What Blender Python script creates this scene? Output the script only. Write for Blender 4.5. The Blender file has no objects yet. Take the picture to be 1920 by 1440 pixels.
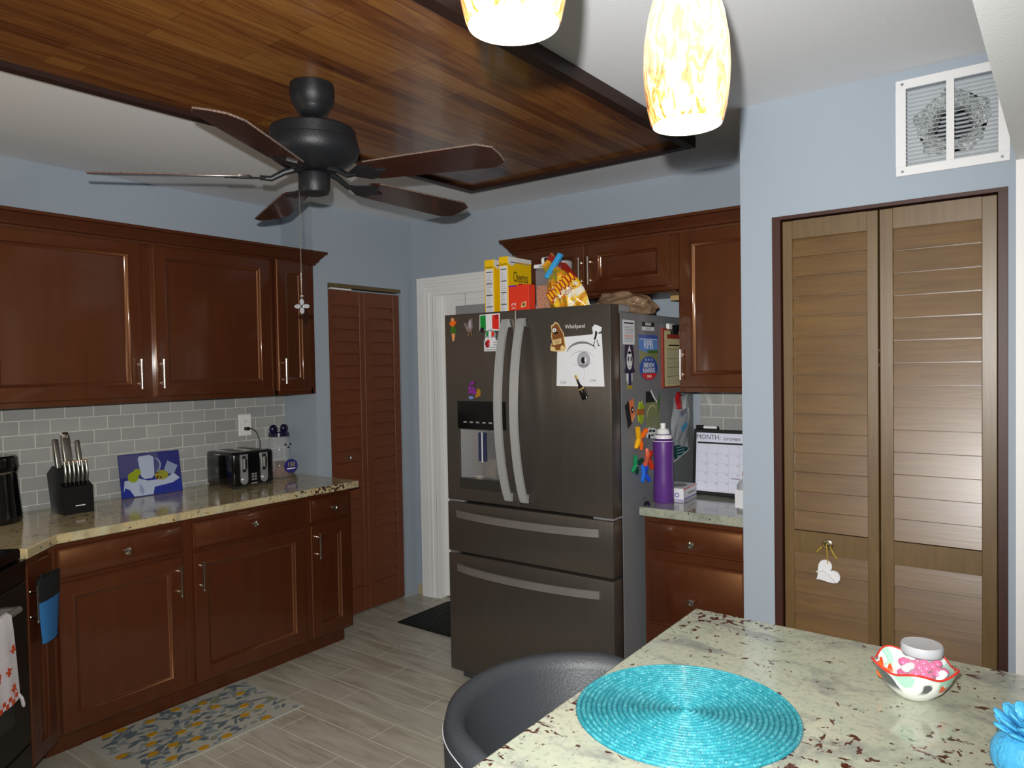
import bpy, bmesh, math, random
from mathutils import Vector, Matrix
R = math.radians
random.seed(7)
sc = bpy.context.scene
col = sc.collection

# ------------------------------------------------------------------ camera
cam_d = bpy.data.cameras.new('camera'); cam = bpy.data.objects.new('camera', cam_d); col.objects.link(cam)
cam_d.sensor_width = 36.0; cam_d.lens = 25.487; cam_d.clip_start = 0.02
yaw, pitch, roll = R(36.5331), R(-1.4358), R(-0.9813)
fw = Vector((-math.sin(yaw)*math.cos(pitch), math.cos(yaw)*math.cos(pitch), math.sin(pitch)))
rt = Vector((math.cos(yaw), math.sin(yaw), 0)); up = rt.cross(fw)
r2 = rt*math.cos(roll)+up*math.sin(roll); u2 = -rt*math.sin(roll)+up*math.cos(roll)
M = Matrix((r2, u2, -fw)).transposed().to_4x4(); CAM = Vector((3.7179, -3.5179, 1.5251)); M.translation = CAM
cam.matrix_world = M
sc.camera = cam
# ------------------------------------------------------------------ exposure, world, flash
sc.view_settings.view_transform = 'Standard'; sc.view_settings.look = 'None'
sc.view_settings.gamma = 1.0; sc.view_settings.use_curve_mapping = False
sc.view_settings.exposure = 0.0
w = bpy.data.worlds.new('world'); sc.world = w; w.use_nodes = True
w.node_tree.nodes['Background'].inputs[0].default_value = (1.0, 0.93, 0.80, 1)
w.node_tree.nodes['Background'].inputs[1].default_value = 0.045
def point(name, loc, power, radius, color=(1, 1, 1)):
    l = bpy.data.lights.new(name, 'POINT'); l.energy = power; l.shadow_soft_size = radius; l.color = color
    o = bpy.data.objects.new(name, l); col.objects.link(o); o.location = loc; return o
# the camera's own flash, raised above the lens
fl = bpy.data.lights.new('camera_flash', 'SPOT'); fl.energy = 305.0; fl.shadow_soft_size = .010; fl.color = (1.0, .99, .97)
fl.spot_size = R(106); fl.spot_blend = .75
flo = bpy.data.objects.new('camera_flash', fl); col.objects.link(flo); MF = M.copy(); MF.translation = CAM + u2*0.085 - r2*0.03 + fw*0.01; flo.matrix_world = MF

# warm lamp over the range, just outside the frame on the left
point('hood_light', (1.02, -3.25, 1.62), 8.0, .09, (1, .80, .56))
# ------------------------------------------------------------------ materials
def srgb(h):
    h = h.lstrip('#'); v = [int(h[i:i+2], 16)/255 for i in (0, 2, 4)]
    return tuple((c/12.92 if c <= .04045 else ((c+.055)/1.055)**2.4) for c in v)
MC = {}
def mat(name, colr, rough=.5, metal=0., spec=.5, coat=0., emit=None, es=0., alpha=1., trans=0., ior=1.45, var=0., vs=20., bump=0., bs=60., stretch=(1, 1, 1)):
    if name in MC: return MC[name]
    if isinstance(colr, str): colr = srgb(colr)
    m = bpy.data.materials.new(name); m.use_nodes = True; nt = m.node_tree; b = nt.nodes['Principled BSDF']
    b.inputs['Base Color'].default_value = (*colr, 1); b.inputs['Roughness'].default_value = rough
    b.inputs['Metallic'].default_value = metal; b.inputs['Specular IOR Level'].default_value = spec
    b.inputs['Coat Weight'].default_value = coat; b.inputs['Coat Roughness'].default_value = .12
    b.inputs['Alpha'].default_value = alpha; b.inputs['Transmission Weight'].default_value = trans; b.inputs['IOR'].default_value = ior
    if emit: b.inputs['Emission Color'].default_value = (*emit, 1); b.inputs['Emission Strength'].default_value = es
    if var or bump:
        tc = nt.nodes.new('ShaderNodeTexCoord'); mp = nt.nodes.new('ShaderNodeMapping'); mp.inputs['Scale'].default_value = stretch
        nt.links.new(tc.outputs['Object'], mp.inputs[0])
        if var:
            n = nt.nodes.new('ShaderNodeTexNoise'); n.inputs['Scale'].default_value = vs; n.inputs['Detail'].default_value = 5
            nt.links.new(mp.outputs[0], n.inputs[0])
            mr = nt.nodes.new('ShaderNodeMapRange'); mr.inputs[1].default_value = .3; mr.inputs[2].default_value = .7
            mr.inputs[3].default_value = 1-var; mr.inputs[4].default_value = 1+var; nt.links.new(n.outputs[0], mr.inputs[0])
            mx = nt.nodes.new('ShaderNodeVectorMath'); mx.operation = 'SCALE'; mx.inputs[0].default_value = colr
            nt.links.new(mr.outputs[0], mx.inputs['Scale']); nt.links.new(mx.outputs[0], b.inputs['Base Color'])
        if bump:
            n2 = nt.nodes.new('ShaderNodeTexNoise'); n2.inputs['Scale'].default_value = bs; n2.inputs['Detail'].default_value = 3
            nt.links.new(mp.outputs[0], n2.inputs[0])
            bp = nt.nodes.new('ShaderNodeBump'); bp.inputs['Strength'].default_value = bump; bp.inputs['Distance'].default_value = .01
            nt.links.new(n2.outputs[0], bp.inputs['Height']); nt.links.new(bp.outputs[0], b.inputs['Normal'])
    MC[name] = m; return m
class NT:
    """small node helper"""
    def __init__(s, name, rough=.5, metal=0., coat=0., spec=.5):
        s.m = bpy.data.materials.new(name); s.m.use_nodes = True; s.t = s.m.node_tree; s.b = s.t.nodes['Principled BSDF']
        s.b.inputs['Roughness'].default_value = rough; s.b.inputs['Metallic'].default_value = metal
        s.b.inputs['Coat Weight'].default_value = coat; s.b.inputs['Coat Roughness'].default_value = .1; s.b.inputs['Specular IOR Level'].default_value = spec
        s.tc = s.t.nodes.new('ShaderNodeTexCoord')
    def l(s, a, b): s.t.links.new(a, b)
    def map(s, scale=(1, 1, 1), rot=(0, 0, 0), loc=(0, 0, 0)):
        n = s.t.nodes.new('ShaderNodeMapping'); n.inputs['Scale'].default_value = scale; n.inputs['Rotation'].default_value = rot; n.inputs['Location'].default_value = loc
        s.l(s.tc.outputs['Object'], n.inputs[0]); return n.outputs[0]
    def noise(s, v, scale, detail=4, rough=.55, dist=0.):
        n = s.t.nodes.new('ShaderNodeTexNoise'); n.inputs['Scale'].default_value = scale; n.inputs['Detail'].default_value = detail
        n.inputs['Roughness'].default_value = rough; n.inputs['Distortion'].default_value = dist; s.l(v, n.inputs[0]); return n.outputs[0]
    def ramp(s, f, stops, interp='LINEAR'):
        n = s.t.nodes.new('ShaderNodeValToRGB'); n.color_ramp.interpolation = interp; e = n.color_ramp.elements
        while len(e) < len(stops): e.new(.5)
        for i, (p, c) in enumerate(stops):
            e[i].position = p
            if isinstance(c, str): c = srgb(c)
            if not isinstance(c, tuple): c = (c, c, c)
            e[i].color = (*c[:3], 1)
        s.l(f, n.inputs[0]); return n.outputs[0]
    def mix(s, f, a, b, mode='MIX'):
        n = s.t.nodes.new('ShaderNodeMix'); n.data_type = 'RGBA'; n.blend_type = mode; n.clamp_factor = True
        for sock, v in ((n.inputs[0], f), (n.inputs[6], a), (n.inputs[7], b)):
            if isinstance(v, (int, float)): sock.default_value = v if sock == n.inputs[0] else (v, v, v, 1)
            elif isinstance(v, str): sock.default_value = (*srgb(v), 1)
            elif isinstance(v, tuple): sock.default_value = (*v, 1)
            else: s.l(v, sock)
        return n.outputs[2]
    def math(s, op, a, b=0.):
        n = s.t.nodes.new('ShaderNodeMath'); n.operation = op
        for i, v in ((0, a), (1, b)):
            if isinstance(v, (int, float)): n.inputs[i].default_value = v
            else: s.l(v, n.inputs[i])
        return n.outputs[0]
    def bump(s, h, strength=.3, dist=.01):
        n = s.t.nodes.new('ShaderNodeBump'); n.inputs['Strength'].default_value = strength; n.inputs['Distance'].default_value = dist
        s.l(h, n.inputs['Height']); s.l(n.outputs[0], s.b.inputs['Normal'])
    def color(s, c): s.l(c, s.b.inputs['Base Color']); return s.m
def brick(s, v, bw, rh, mortar, c1=0., c2=1., cm=.5, off=.5, smooth=.1):
    n = s.t.nodes.new('ShaderNodeTexBrick'); n.offset = off; n.inputs['Scale'].default_value = 1.
    n.inputs['Brick Width'].default_value = bw; n.inputs['Row Height'].default_value = rh; n.inputs['Mortar Size'].default_value = mortar
    n.inputs['Mortar Smooth'].default_value = smooth
    n.inputs['Color1'].default_value = (c1, c1, c1, 1); n.inputs['Color2'].default_value = (c2, c2, c2, 1); n.inputs['Mortar'].default_value = (cm, cm, cm, 1)
    s.l(v, n.inputs[0]); return n

def wood(name, dark, light, rough=.34, axis='z', scale=1., coat=.25, contrast=1., spec=.5, tint=None):
    s = NT(name, rough, coat=coat, spec=spec)
    st = {'z': (22, 22, 1.6), 'y': (22, 1.6, 22), 'x': (1.6, 22, 22)}[axis]
    v = s.map(tuple(a*scale for a in st))
    n = s.noise(v, 1.6, 6, .6, .6)
    big = s.noise(s.map((1, 1, 1)), 3.2, 2)
    f = s.math('ADD', s.math('MULTIPLY', n, .65), s.math('MULTIPLY', big, .35))
    c = s.ramp(f, [(.5-.18/contrast, dark), (.5+.2/contrast, light)])
    s.bump(n, .08, .003)
    if tint: s.b.inputs['Specular Tint'].default_value = (*tint, 1)
    return s.color(c)
CAB = wood('cherry cabinet wood', '#3b180b', '#4c2110', .44, coat=.6, contrast=.8, spec=1., tint=(1, .5, .22))
CABD = wood('cherry trim wood', '#38170b', '#4a2110', .44, coat=.1, contrast=.8, spec=.8, tint=(1, .62, .36))
LOUV = wood('brown grained louvre wood', '#593f1f', '#745528', .34, 'x', 1.6, .0, spec=.8)
LOUV2 = wood('olive brown stile wood', '#5c4525', '#705832', .40, 'z', 1.6, .0, spec=.7)
PANT = wood('reddish louvre wood', '#5a2d17', '#733c20', .5, 'y', 1.4, .0)
JAMB = wood('dark red jamb wood', '#33150b', '#451d10', .5, 'z', 1.2, .0)
BLADE = wood('dark walnut blade', '#210f0a', '#3b1a10', .3, 'x', 1.4, .3)

def wallpaint(name, c, var=.02, rough=.75):
    s = NT(name, rough, spec=.3); v = s.map()
    n = s.noise(v, 170, 3); s.bump(n, .12, .004)
    return s.color(s.mix(s.noise(v, 1.5, 2), c, tuple(x*(1-var*2) for x in srgb(c))))
BLUE = wallpaint('pale blue wall paint', '#a2adb8')
CEIL = wallpaint('white ceiling paint', '#eaecef')
HEAD = wallpaint('grey white header paint', '#e2e4e4')
WHITE = wallpaint('white painted plaster', '#dcdad6')

def granite(name, base, cloud, warm, fleck='#3d1913', dens=0.):
    s = NT(name, .12, coat=.3); v = s.map()
    a = s.noise(v, 7, 6, .62, .8); c = s.ramp(a, [(.36, base), (.52, warm), (.66, base)])
    g = s.noise(s.map((1, 1.8, 1), loc=(3, 1, 0)), 6.5, 8, .72, .5)
    c = s.mix(s.ramp(g, [(.50, 0.), (.66, .8)]), c, cloud)
    fine = s.noise(v, 85, 3, .6); c = s.mix(s.ramp(fine, [(.52, 0.), (.72, .55)]), c, cloud)
    rot = s.map((1.0, 2.3, 1.6), rot=(0, 0, R(-25)))
    k = s.noise(s.map(loc=(5, 5, 0)), 3.6, 3)
    f = s.noise(rot, 20, 4, .62, .5)
    th = s.math('ADD', f, s.math('MULTIPLY', s.math('SUBTRACT', k, .5), .32+dens))
    c = s.mix(s.ramp(th, [(.635, 0.), (.648, 1.)]), c, fleck)
    f2 = s.noise(s.map((1.5, 1, 1.6), rot=(0, 0, R(35)), loc=(9, 2, 0)), 52, 3, .5)
    th2 = s.math('ADD', f2, s.math('MULTIPLY', s.math('SUBTRACT', k, .5), .5))
    c = s.mix(s.ramp(th2, [(.655, 0.), (.675, 1.)]), c, '#4a2f2b')
    return s.color(c)
GRAN = granite('pale granite with brown flecks', '#9ba391', '#6b6e6e', '#a5a795')
GRANL = granite('granite tinted by warm light', '#bdb898', '#908870', '#c2ad80', '#3f2318', -.12)  # same granite as the island, warm light put into its colour

def tiles():
    s = NT('grey glass subway tile', .16, coat=.2)
    # wall_left tiles lie in the y-z plane, wall_back tiles in the x-z plane: run the length on x+y
    sep = s.t.nodes.new('ShaderNodeSeparateXYZ'); s.l(s.tc.outputs['Object'], sep.inputs[0])
    cb = s.t.nodes.new('ShaderNodeCombineXYZ'); s.l(s.math('ADD', sep.outputs[0], sep.outputs[1]), cb.inputs[0])
    s.l(s.math('ADD', sep.outputs[2], .036), cb.inputs[1])
    br = brick(s, cb.outputs[0], .127, .0643, .0022, 0., 1., .5)
    base = s.mix(br.outputs[0], '#999a97', '#a8a8a5')
    c = s.mix(br.outputs[1], base, '#cfcfc4')
    s.bump(s.math('SUBTRACT', 1., br.outputs[1]), .5, .002)
    return s.color(c)
TILE = tiles()
def floor_mat():
    s = NT('wood look porcelain plank', .3, coat=0., spec=.5)
    v = s.map(loc=(.13, .0, 0)); br = brick(s, v, .61, .152, .0026, 0., 1., .5, .37)
    n = s.noise(s.map((1.3, 9, 1)), 2.0, 7, .65, .8); m = s.noise(s.map((.8, 2, 1)), 2.5, 3)
    c = s.ramp(n, [(.3, '#8a8070'), (.5, '#b0aa9b'), (.7, '#c2bfb2')])
    c = s.mix(s.math('MULTIPLY', br.outputs[0], .35), c, '#a09a88')
    c = s.mix(s.ramp(m, [(.45, 0.), (.7, .4)]), c, '#bab9ad')
    c = s.mix(br.outputs[1], c, '#d3cfc0')
    s.bump(s.math('SUBTRACT', 1., br.outputs[1]), .3, .001)
    return s.color(c)
FLOOR = floor_mat()
def panel_mat():
    s = NT('glossy oak laminate planks', .3, coat=.35)
    v = s.map(rot=(0, 0, R(90)))
    br = brick(s, v, .62, .068, .0009, 0., 1., .0, .41)
    br2 = brick(s, s.map(rot=(0, 0, R(90)), loc=(.33, .0, 0)), .97, .068, .0001, 0., 1., .5, .73)
    n = s.noise(s.map((26, 1.6, 1)), 1.7, 7, .62, 1.1)
    t = s.math('ADD', s.math('MULTIPLY', br.outputs[0], .5), s.math('MULTIPLY', br2.outputs[0], .5))
    f = s.math('ADD', s.math('MULTIPLY', n, .68), s.math('MULTIPLY', t, .26))
    c = s.ramp(f, [(.26, '#44220e'), (.42, '#6c3f1c'), (.56, '#865829'), (.8, '#9d703a')])
    c = s.mix(br.outputs[1], c, '#4a2a14')
    return s.color(c)
PANEL = panel_mat()
def steel_mat():
    s = NT('dark brushed stainless', .32, metal=.6)
    n = s.noise(s.map((260, 260, 1.2)), 1.0, 3); wv = s.noise(s.map((9, 9, 1.5)), 1.2, 3, .5, .4)
    s.b.inputs['Anisotropic'].default_value = .5
    s.bump(s.math('ADD', s.math('MULTIPLY', n, .05), wv), .22, .012)
    return s.color(s.mix(n, '#57514b', '#635d56'))
STEEL = steel_mat()
CHROME = mat('polished nickel', '#d8d4cc', .18, 1.)
BRUSH = mat('brushed aluminium', '#bdbfbf', .36, .4, var=.06, vs=9, stretch=(60, 60, 1))
BRUSHD = mat('dull brushed steel', '#8a8680', .42, .5, var=.06, vs=9)
GREY = mat('grey painted steel', '#77797c', .45, 0., bump=.03, bs=300)
BLACKP = mat('black gloss plastic', '#0b0b0c', .14, coat=.4)
BLACKM = mat('black matte plastic', '#141415', .5)
BLKMET = mat('black textured metal', '#202225', .42, .3, bump=.15, bs=260)
WPLAS = mat('white plastic', '#e8e8e6', .35)
PAPER = mat('white paper', '#dedfe2', .7)
INK = mat('black ink', '#161618', .6)
GINK = mat('grey ink', '#8d8f93', .7)
SILV = mat('silver plastic', '#b4b5b8', .25, .6)
GLASS = mat('clear plastic', '#f4f6f8', .06, trans=1., ior=1.12)
def M_(n, c, r=.45, **k): return mat(n, c, r, **k)
YEL = M_('cereal yellow', '#f0c306'); RED = M_('bright red card', '#e23a20'); GREEN = M_('flag green', '#0f8a36'); FRED = M_('flag red', '#d8281f')
ORNG = M_('orange plastic', '#ef6a1c', .3); YLW = M_('yellow plastic', '#f0b218', .3); BLU = M_('blue plastic', '#1d4fd0', .25); NAVY = M_('navy print', '#1c2152')
TEAL = M_('teal print', '#1b4a52'); CREAM = M_('cream paper', '#cfc493', .7); BROWN = M_('brown print', '#7c4a20'); TAN = M_('tan print', '#d9bd84')
PURP = M_('purple metal bottle', '#5d3180', .42); GRN = M_('green plastic', '#1f8f5a', .3); SKIN = M_('skin tone print', '#e39a63'); DGRN = M_('dark green print', '#3d6b22')
REDD = M_('deep red', '#a01820', .3); SKY = M_('sky blue print', '#5f8fd6'); OLIV = M_('olive print', '#7e8456'); PINK = M_('pink candy', '#d0307c', .3); MAG = M_('magenta print', '#93418f')

# ------------------------------------------------------------------ mesh builder
class MB:
    def __init__(s): s.v = []; s.f = []; s.mi = []; s.m = []
    def add(s, vs, fs, m=None, X=None):
        o = len(s.v); s.v += [(X @ Vector(v)) if X is not None else Vector(v) for v in vs]
        if m not in s.m: s.m.append(m)
        k = s.m.index(m); s.f += [[i+o for i in f] for f in fs]; s.mi += [k]*len(fs); return s
    def bm(s, b, m=None, X=None):
        b.verts.ensure_lookup_table(); b.verts.index_update()
        s.add([v.co.copy() for v in b.verts], [[v.index for v in f.verts] for f in b.faces], m, X); b.free(); return s
    def box(s, x0, x1, y0, y1, z0, z1, m=None, bev=0., X=None, seg=1):
        vs = [(x0, y0, z0), (x1, y0, z0), (x1, y1, z0), (x0, y1, z0), (x0, y0, z1), (x1, y0, z1), (x1, y1, z1), (x0, y1, z1)]
        fs = [(0, 3, 2, 1), (4, 5, 6, 7), (0, 1, 5, 4), (1, 2, 6, 5), (2, 3, 7, 6), (3, 0, 4, 7)]
        if not bev: return s.add(vs, fs, m, X)
        b = bmesh.new(); bv = [b.verts.new(v) for v in vs]; [b.faces.new([bv[i] for i in f]) for f in fs]
        bmesh.ops.bevel(b, geom=b.edges[:]+b.verts[:], offset=bev, segments=seg, affect='EDGES', profile=.5)
        return s.bm(b, m, X)
    def lathe(s, prof, c=(0, 0, 0), n=32, m=None, X=None, sx=1., sy=1.):
        vs = []; fs = []; k = len(prof)
        for i in range(n):
            a = 2*math.pi*i/n
            for r, z in prof: vs.append((c[0]+r*math.cos(a)*sx, c[1]+r*math.sin(a)*sy, c[2]+z))
        for i in range(n):
            j = (i+1) % n
            for t in range(k-1): fs.append((i*k+t, j*k+t, j*k+t+1, i*k+t+1))
        if prof[0][0] > 1e-6: fs.append([i*k for i in range(n)][::-1])
        if prof[-1][0] > 1e-6: fs.append([i*k+k-1 for i in range(n)])
        return s.add(vs, fs, m, X)
    def olathe(s, prof, c=(0, 0, 0), n=32, m=None, X=None):
        k = len(prof); vs = [(c[0]+r*math.cos(2*math.pi*i/n), c[1]+r*math.sin(2*math.pi*i/n), c[2]+z) for i in range(n) for r, z in prof]
        fs = [(i*k+t, ((i+1) % n)*k+t, ((i+1) % n)*k+t+1, i*k+t+1) for i in range(n) for t in range(k-1)]
        return s.add(vs, fs, m, X)
    def tube(s, pts, r, m=None, n=8, X=None, close=True):
        pts = [Vector(p) for p in pts]; vs = []; fs = []
        rr = r if isinstance(r, (list, tuple)) else [r]*len(pts)
        t0 = (pts[1]-pts[0]).normalized(); a = Vector((0, 0, 1)) if abs(t0.z) < .9 else Vector((1, 0, 0))
        nrm = t0.cross(a).normalized()
        for i, p in enumerate(pts):
            t = (pts[min(i+1, len(pts)-1)]-pts[max(i-1, 0)]).normalized()
            nrm = (nrm - t*nrm.dot(t)).normalized(); bn = t.cross(nrm)
            for j in range(n):
                q = 2*math.pi*j/n; vs.append(p+(nrm*math.cos(q)+bn*math.sin(q))*rr[i])
        for i in range(len(pts)-1):
            for j in range(n): fs.append((i*n+j, i*n+(j+1) % n, (i+1)*n+(j+1) % n, (i+1)*n+j))
        if close: fs.append(list(range(n))[::-1]); fs.append([len(pts)*n-n+j for j in range(n)])
        return s.add(vs, fs, m, X)
    def cyl(s, p0, p1, r, m=None, n=16, X=None, r1=None): return s.tube([p0, p1], [r, r if r1 is None else r1], m, n, X)
    def ball(s, c, r, m=None, n=12, X=None, sc=(1, 1, 1)):
        vs = []; fs = []; h = n//2+1
        for i in range(1, h):
            ph = math.pi*i/h
            for j in range(n):
                a = 2*math.pi*j/n; vs.append((c[0]+r*sc[0]*math.sin(ph)*math.cos(a), c[1]+r*sc[1]*math.sin(ph)*math.sin(a), c[2]+r*sc[2]*math.cos(ph)))
        t = len(vs); vs += [(c[0], c[1], c[2]+r*sc[2]), (c[0], c[1], c[2]-r*sc[2])]
        for i in range(h-2):
            for j in range(n): fs.append((i*n+j, (i+1)*n+j, (i+1)*n+(j+1) % n, i*n+(j+1) % n))
        for j in range(n): fs.append((t, j, (j+1) % n)); fs.append((t+1, (h-2)*n+(j+1) % n, (h-2)*n+j))
        return s.add(vs, fs, m, X)
    def prism(s, pts, y0, y1, m=None, X=None):
        """polygon in x-z, extruded along y (y0 is the front)"""
        n = len(pts); a = sum(pts[i][0]*pts[(i+1) % n][1]-pts[(i+1) % n][0]*pts[i][1] for i in range(n))
        if a < 0: pts = pts[::-1]
        vs = [(p[0], y0, p[1]) for p in pts]+[(p[0], y1, p[1]) for p in pts]
        fs = [list(range(n)), [n+i for i in range(n)][::-1]]+[(i, n+i, n+(i+1) % n, (i+1) % n) for i in range(n)]
        return s.add(vs, fs, m, X)
    def poly(s, pts, z0, z1, m=None, X=None):
        """polygon in x-y, extruded along z"""
        n = len(pts); a = sum(pts[i][0]*pts[(i+1) % n][1]-pts[(i+1) % n][0]*pts[i][1] for i in range(n))
        if a < 0: pts = pts[::-1]
        vs = [(p[0], p[1], z0) for p in pts]+[(p[0], p[1], z1) for p in pts]
        fs = [list(range(n))[::-1], [n+i for i in range(n)]]+[(i, (i+1) % n, n+(i+1) % n, n+i) for i in range(n)]
        return s.add(vs, fs, m, X)
    def rings(s, x0, x1, z0, z1, prof, m=None, X=None, back=0.):
        """front facing -y: prof = [(inset, y)...], last ring is filled; closed at the back plane y=back"""
        vs = []; fs = []
        for d, y in [(0, back)]+prof: vs += [(x0+d, y, z0+d), (x1-d, y, z0+d), (x1-d, y, z1-d), (x0+d, y, z1-d)]
        k = len(prof)+1
        for i in range(k-1):
            for j in range(4): fs.append((i*4+j, i*4+(j+1) % 4, i*4+4+(j+1) % 4, i*4+4+j))
        fs.append([k*4-4+j for j in range(4)]); fs.append((3, 2, 1, 0))
        return s.add(vs, fs, m, X)
    def text(s, t, size, x, z, y, m=None, X=None, ax='CENTER', ex=.0003, sx=1., rot=0., sh=0.):
        """text facing -y, centred at x, z, its front at y"""
        cu = bpy.data.curves.new('t', 'FONT'); cu.body = t; cu.size = size; cu.align_x = ax; cu.align_y = 'CENTER'; cu.extrude = ex; cu.shear = sh
        cu.resolution_u = 2; o = bpy.data.objects.new('t', cu); col.objects.link(o)
        me = bpy.data.meshes.new_from_object(o.evaluated_get(bpy.context.evaluated_depsgraph_get()))
        T = Matrix.Translation((x, y, z)) @ Matrix.Rotation(rot, 4, 'Y') @ Matrix.Rotation(R(90), 4, 'X') @ Matrix.Diagonal((sx, 1, 1, 1))
        if X is not None: T = X @ T
        s.add([v.co.copy() for v in me.vertices], [list(p.vertices) for p in me.polygons], m, T)
        bpy.data.objects.remove(o); bpy.data.curves.remove(cu); bpy.data.meshes.remove(me); return s
    def disc(s, cx, cz, rx, rz, y0, y1, m=None, n=24, X=None, rot=0.):
        p = []
        for i in range(n):
            a = 2*math.pi*i/n; u, v = rx*math.cos(a), rz*math.sin(a); p.append((cx+u*math.cos(rot)-v*math.sin(rot), cz+u*math.sin(rot)+v*math.cos(rot)))
        return s.prism(p, y0, y1, m, X)
    def build(s, name, parent=None, label=None, default=None, smooth=35):
        me = bpy.data.meshes.new(name); me.from_pydata([tuple(v) for v in s.v], [], s.f); 
        for m in s.m: me.materials.append(m if m is not None else default)
        me.polygons.foreach_set('material_index', s.mi)
        me.polygons.foreach_set('use_smooth', [True]*len(s.f)); me.update()
        me.set_sharp_from_angle(angle=R(smooth))
        o = bpy.data.objects.new(name, me); col.objects.link(o)
        if parent: o.parent = parent
        if label: o['label'] = label
        return o
def thing(name, label, cat, loc=(0, 0, 0), rz=0., group=None, rot=None):
    o = bpy.data.objects.new(name, None); col.objects.link(o); o.empty_display_size = .05
    o.location = loc; o.rotation_euler = rot if rot else (0, 0, rz); o['label'] = label; o['category'] = cat
    if group: o['group'] = group
    return o
def tag(o, label, cat, group=None):
    o['label'] = label; o['category'] = cat
    if group: o['group'] = group
    return o
def struct(o, label=None):
    o['kind'] = 'structure'
    if label: o['label'] = label
    return o
def at(o, loc, rz=0.): o.location = loc; o.rotation_euler = (0, 0, rz); return o
def copy_tree(o, parent=None):
    c = o.copy(); col.objects.link(c)
    if parent: c.parent = parent
    for ch in [q for q in bpy.data.objects if q.parent == o]: copy_tree(ch, c)
    return c

# ------------------------------------------------------------------ room shell
H = 2.49; P = .297; RY = -.814; CX = 2.769; CY = -.751
struct(MB().box(-.2, 6.2, -5.6, .12, -.06, 0, FLOOR).build('floor'), 'beige wood-look plank tile floor')
struct(MB().box(-.2, 6.2, -5.6, .12, H, H+.06, CEIL).build('ceiling'), 'white ceiling')
wl = struct(MB().box(-.12, 0, -3.9, RY, 0, H, BLUE).build('wall_left'), 'pale blue wall above and behind the left cabinets')
MB().box(.0, .005, -3.2, RY-.001, .907, 1.384, TILE).build('tile_backsplash', wl, 'grey subway tiles behind the left counter')
# pantry wall with its door opening, returning to the left wall
py0, py1, pz = -.712, -.112, 2.036
b = MB(); b.box(-.12, P, RY, py0, 0, H); b.box(-.12, P, py1, .0, 0, H); b.box(-.12, P, py0, py1, pz, H); b.box(-.12, P-.10, py0, py1, 0, pz)
struct(b.build('wall_pantry', default=BLUE), 'pale blue wall around the narrow louvred pantry door')
# back wall with white door opening
dx0, dx1, dz = .475, 1.33, 2.035
b = MB(); b.box(-.12, dx0, 0, .12, 0, H); b.box(dx1, 6.2, 0, .12, 0, H); b.box(dx0, dx1, 0, .12, dz, H); b.box(dx0, dx1, .1, .12, 0, dz)
wb = struct(b.build('wall_back', default=BLUE), 'pale blue wall behind the refrigerator')
MB().box(2.297, CX-.001, -.006, 0, .907, 1.389, TILE).build('tile_backsplash', wb, 'grey subway tiles behind the calendar')
# plaster damage at the foot of the corner
b = MB(); b.prism([(.30, 0), (.345, 0), (.335, .05), (.31, .075), (.30, .05)], -.004, 0, mat('bare plaster', '#b9a981', .9)); b.prism([(.345, 0), (.41, 0), (.40, .018), (.375, .03), (.36, .022), (.352, .04)], -.003, 0, mat('chipped yellow plaster', '#9a7b3c', .9))
b.build('chipped_plaster', wb, 'broken plaster at the foot of the wall')
# closet box
ox0, ox1, oz = 2.887, 3.615, 2.061; vx0, vx1, vz0, vz1 = 3.33, 3.592, 2.168, 2.43
b = MB(); b.box(CX, ox0, CY, CY+.1, 0, H); b.box(ox1, 3.8, CY, CY+.1, 0, H); b.box(ox0, vx0, CY, CY+.1, oz, H); b.box(vx1, ox1, CY, CY+.1, oz, H)
b.box(vx0, vx1, CY, CY+.1, oz, vz0); b.box(vx0, vx1, CY, CY+.1, vz1, H); b.box(CX, CX+.1, CY+.1, -.001, 0, H); b.box(ox0, 3.8, CY+.3, CY+.34, 0, H)
struct(b.build('wall_closet', default=BLUE), 'pale blue closet wall with the louvred doors')
# white wall end and header at the right, running above the viewer
b = MB(); b.box(3.647, 4.0, -1.15, CY-.001, 0, H, WHITE)
struct(b.build('wall_right'), 'white wall end at the right edge')
b = MB(); b.poly([(3.647, -1.1505), (3.602, -3.6), (3.58, -4.8), (4.0, -4.8), (4.0, -1.1505)], 2.05, H)
struct(b.build('trim_1', default=HEAD), 'dropped white header at the top right')
struct(MB().box(-.2, 2.3, -4.0, -3.9, 0, H, BLUE).build('wall_front'))

# ------------------------------------------------------------------ ceiling panel of laminate planks
pc = [(1.255, -.527), (2.505, -.535), (2.46, -3.75), (1.13, -3.75)]
def inset(p, d):
    return [(p[0][0]+d, p[0][1]-d), (p[1][0]-d, p[1][1]-d), (p[2][0]-d, p[2][1]+d), (p[3][0]+d, p[3][1]+d)]
pt = thing('ceiling_panel', 'large framed panel of glossy oak laminate planks on the ceiling above the fan', 'ceiling panel', (0, 0, H))
pi = inset(pc, .03)
MB().poly(pi, -.03, -.002, PANEL).build('plank_surface', pt)
b = MB(); q = inset(pc, .042)
for i in range(4):
    j = (i+1) % 4; vs = []
    for z in (-.048, -.001): vs += [(*pc[i], z), (*pc[j], z), (*q[j], z), (*q[i], z)]
    b.add(vs, [(0, 3, 2, 1), (4, 5, 6, 7), (0, 1, 5, 4), (1, 2, 6, 5), (2, 3, 7, 6), (3, 0, 4, 7)], mat('dark brown moulding', '#2a140c', .5))
b.build('frame', pt, 'dark brown moulding around the planks')

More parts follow.
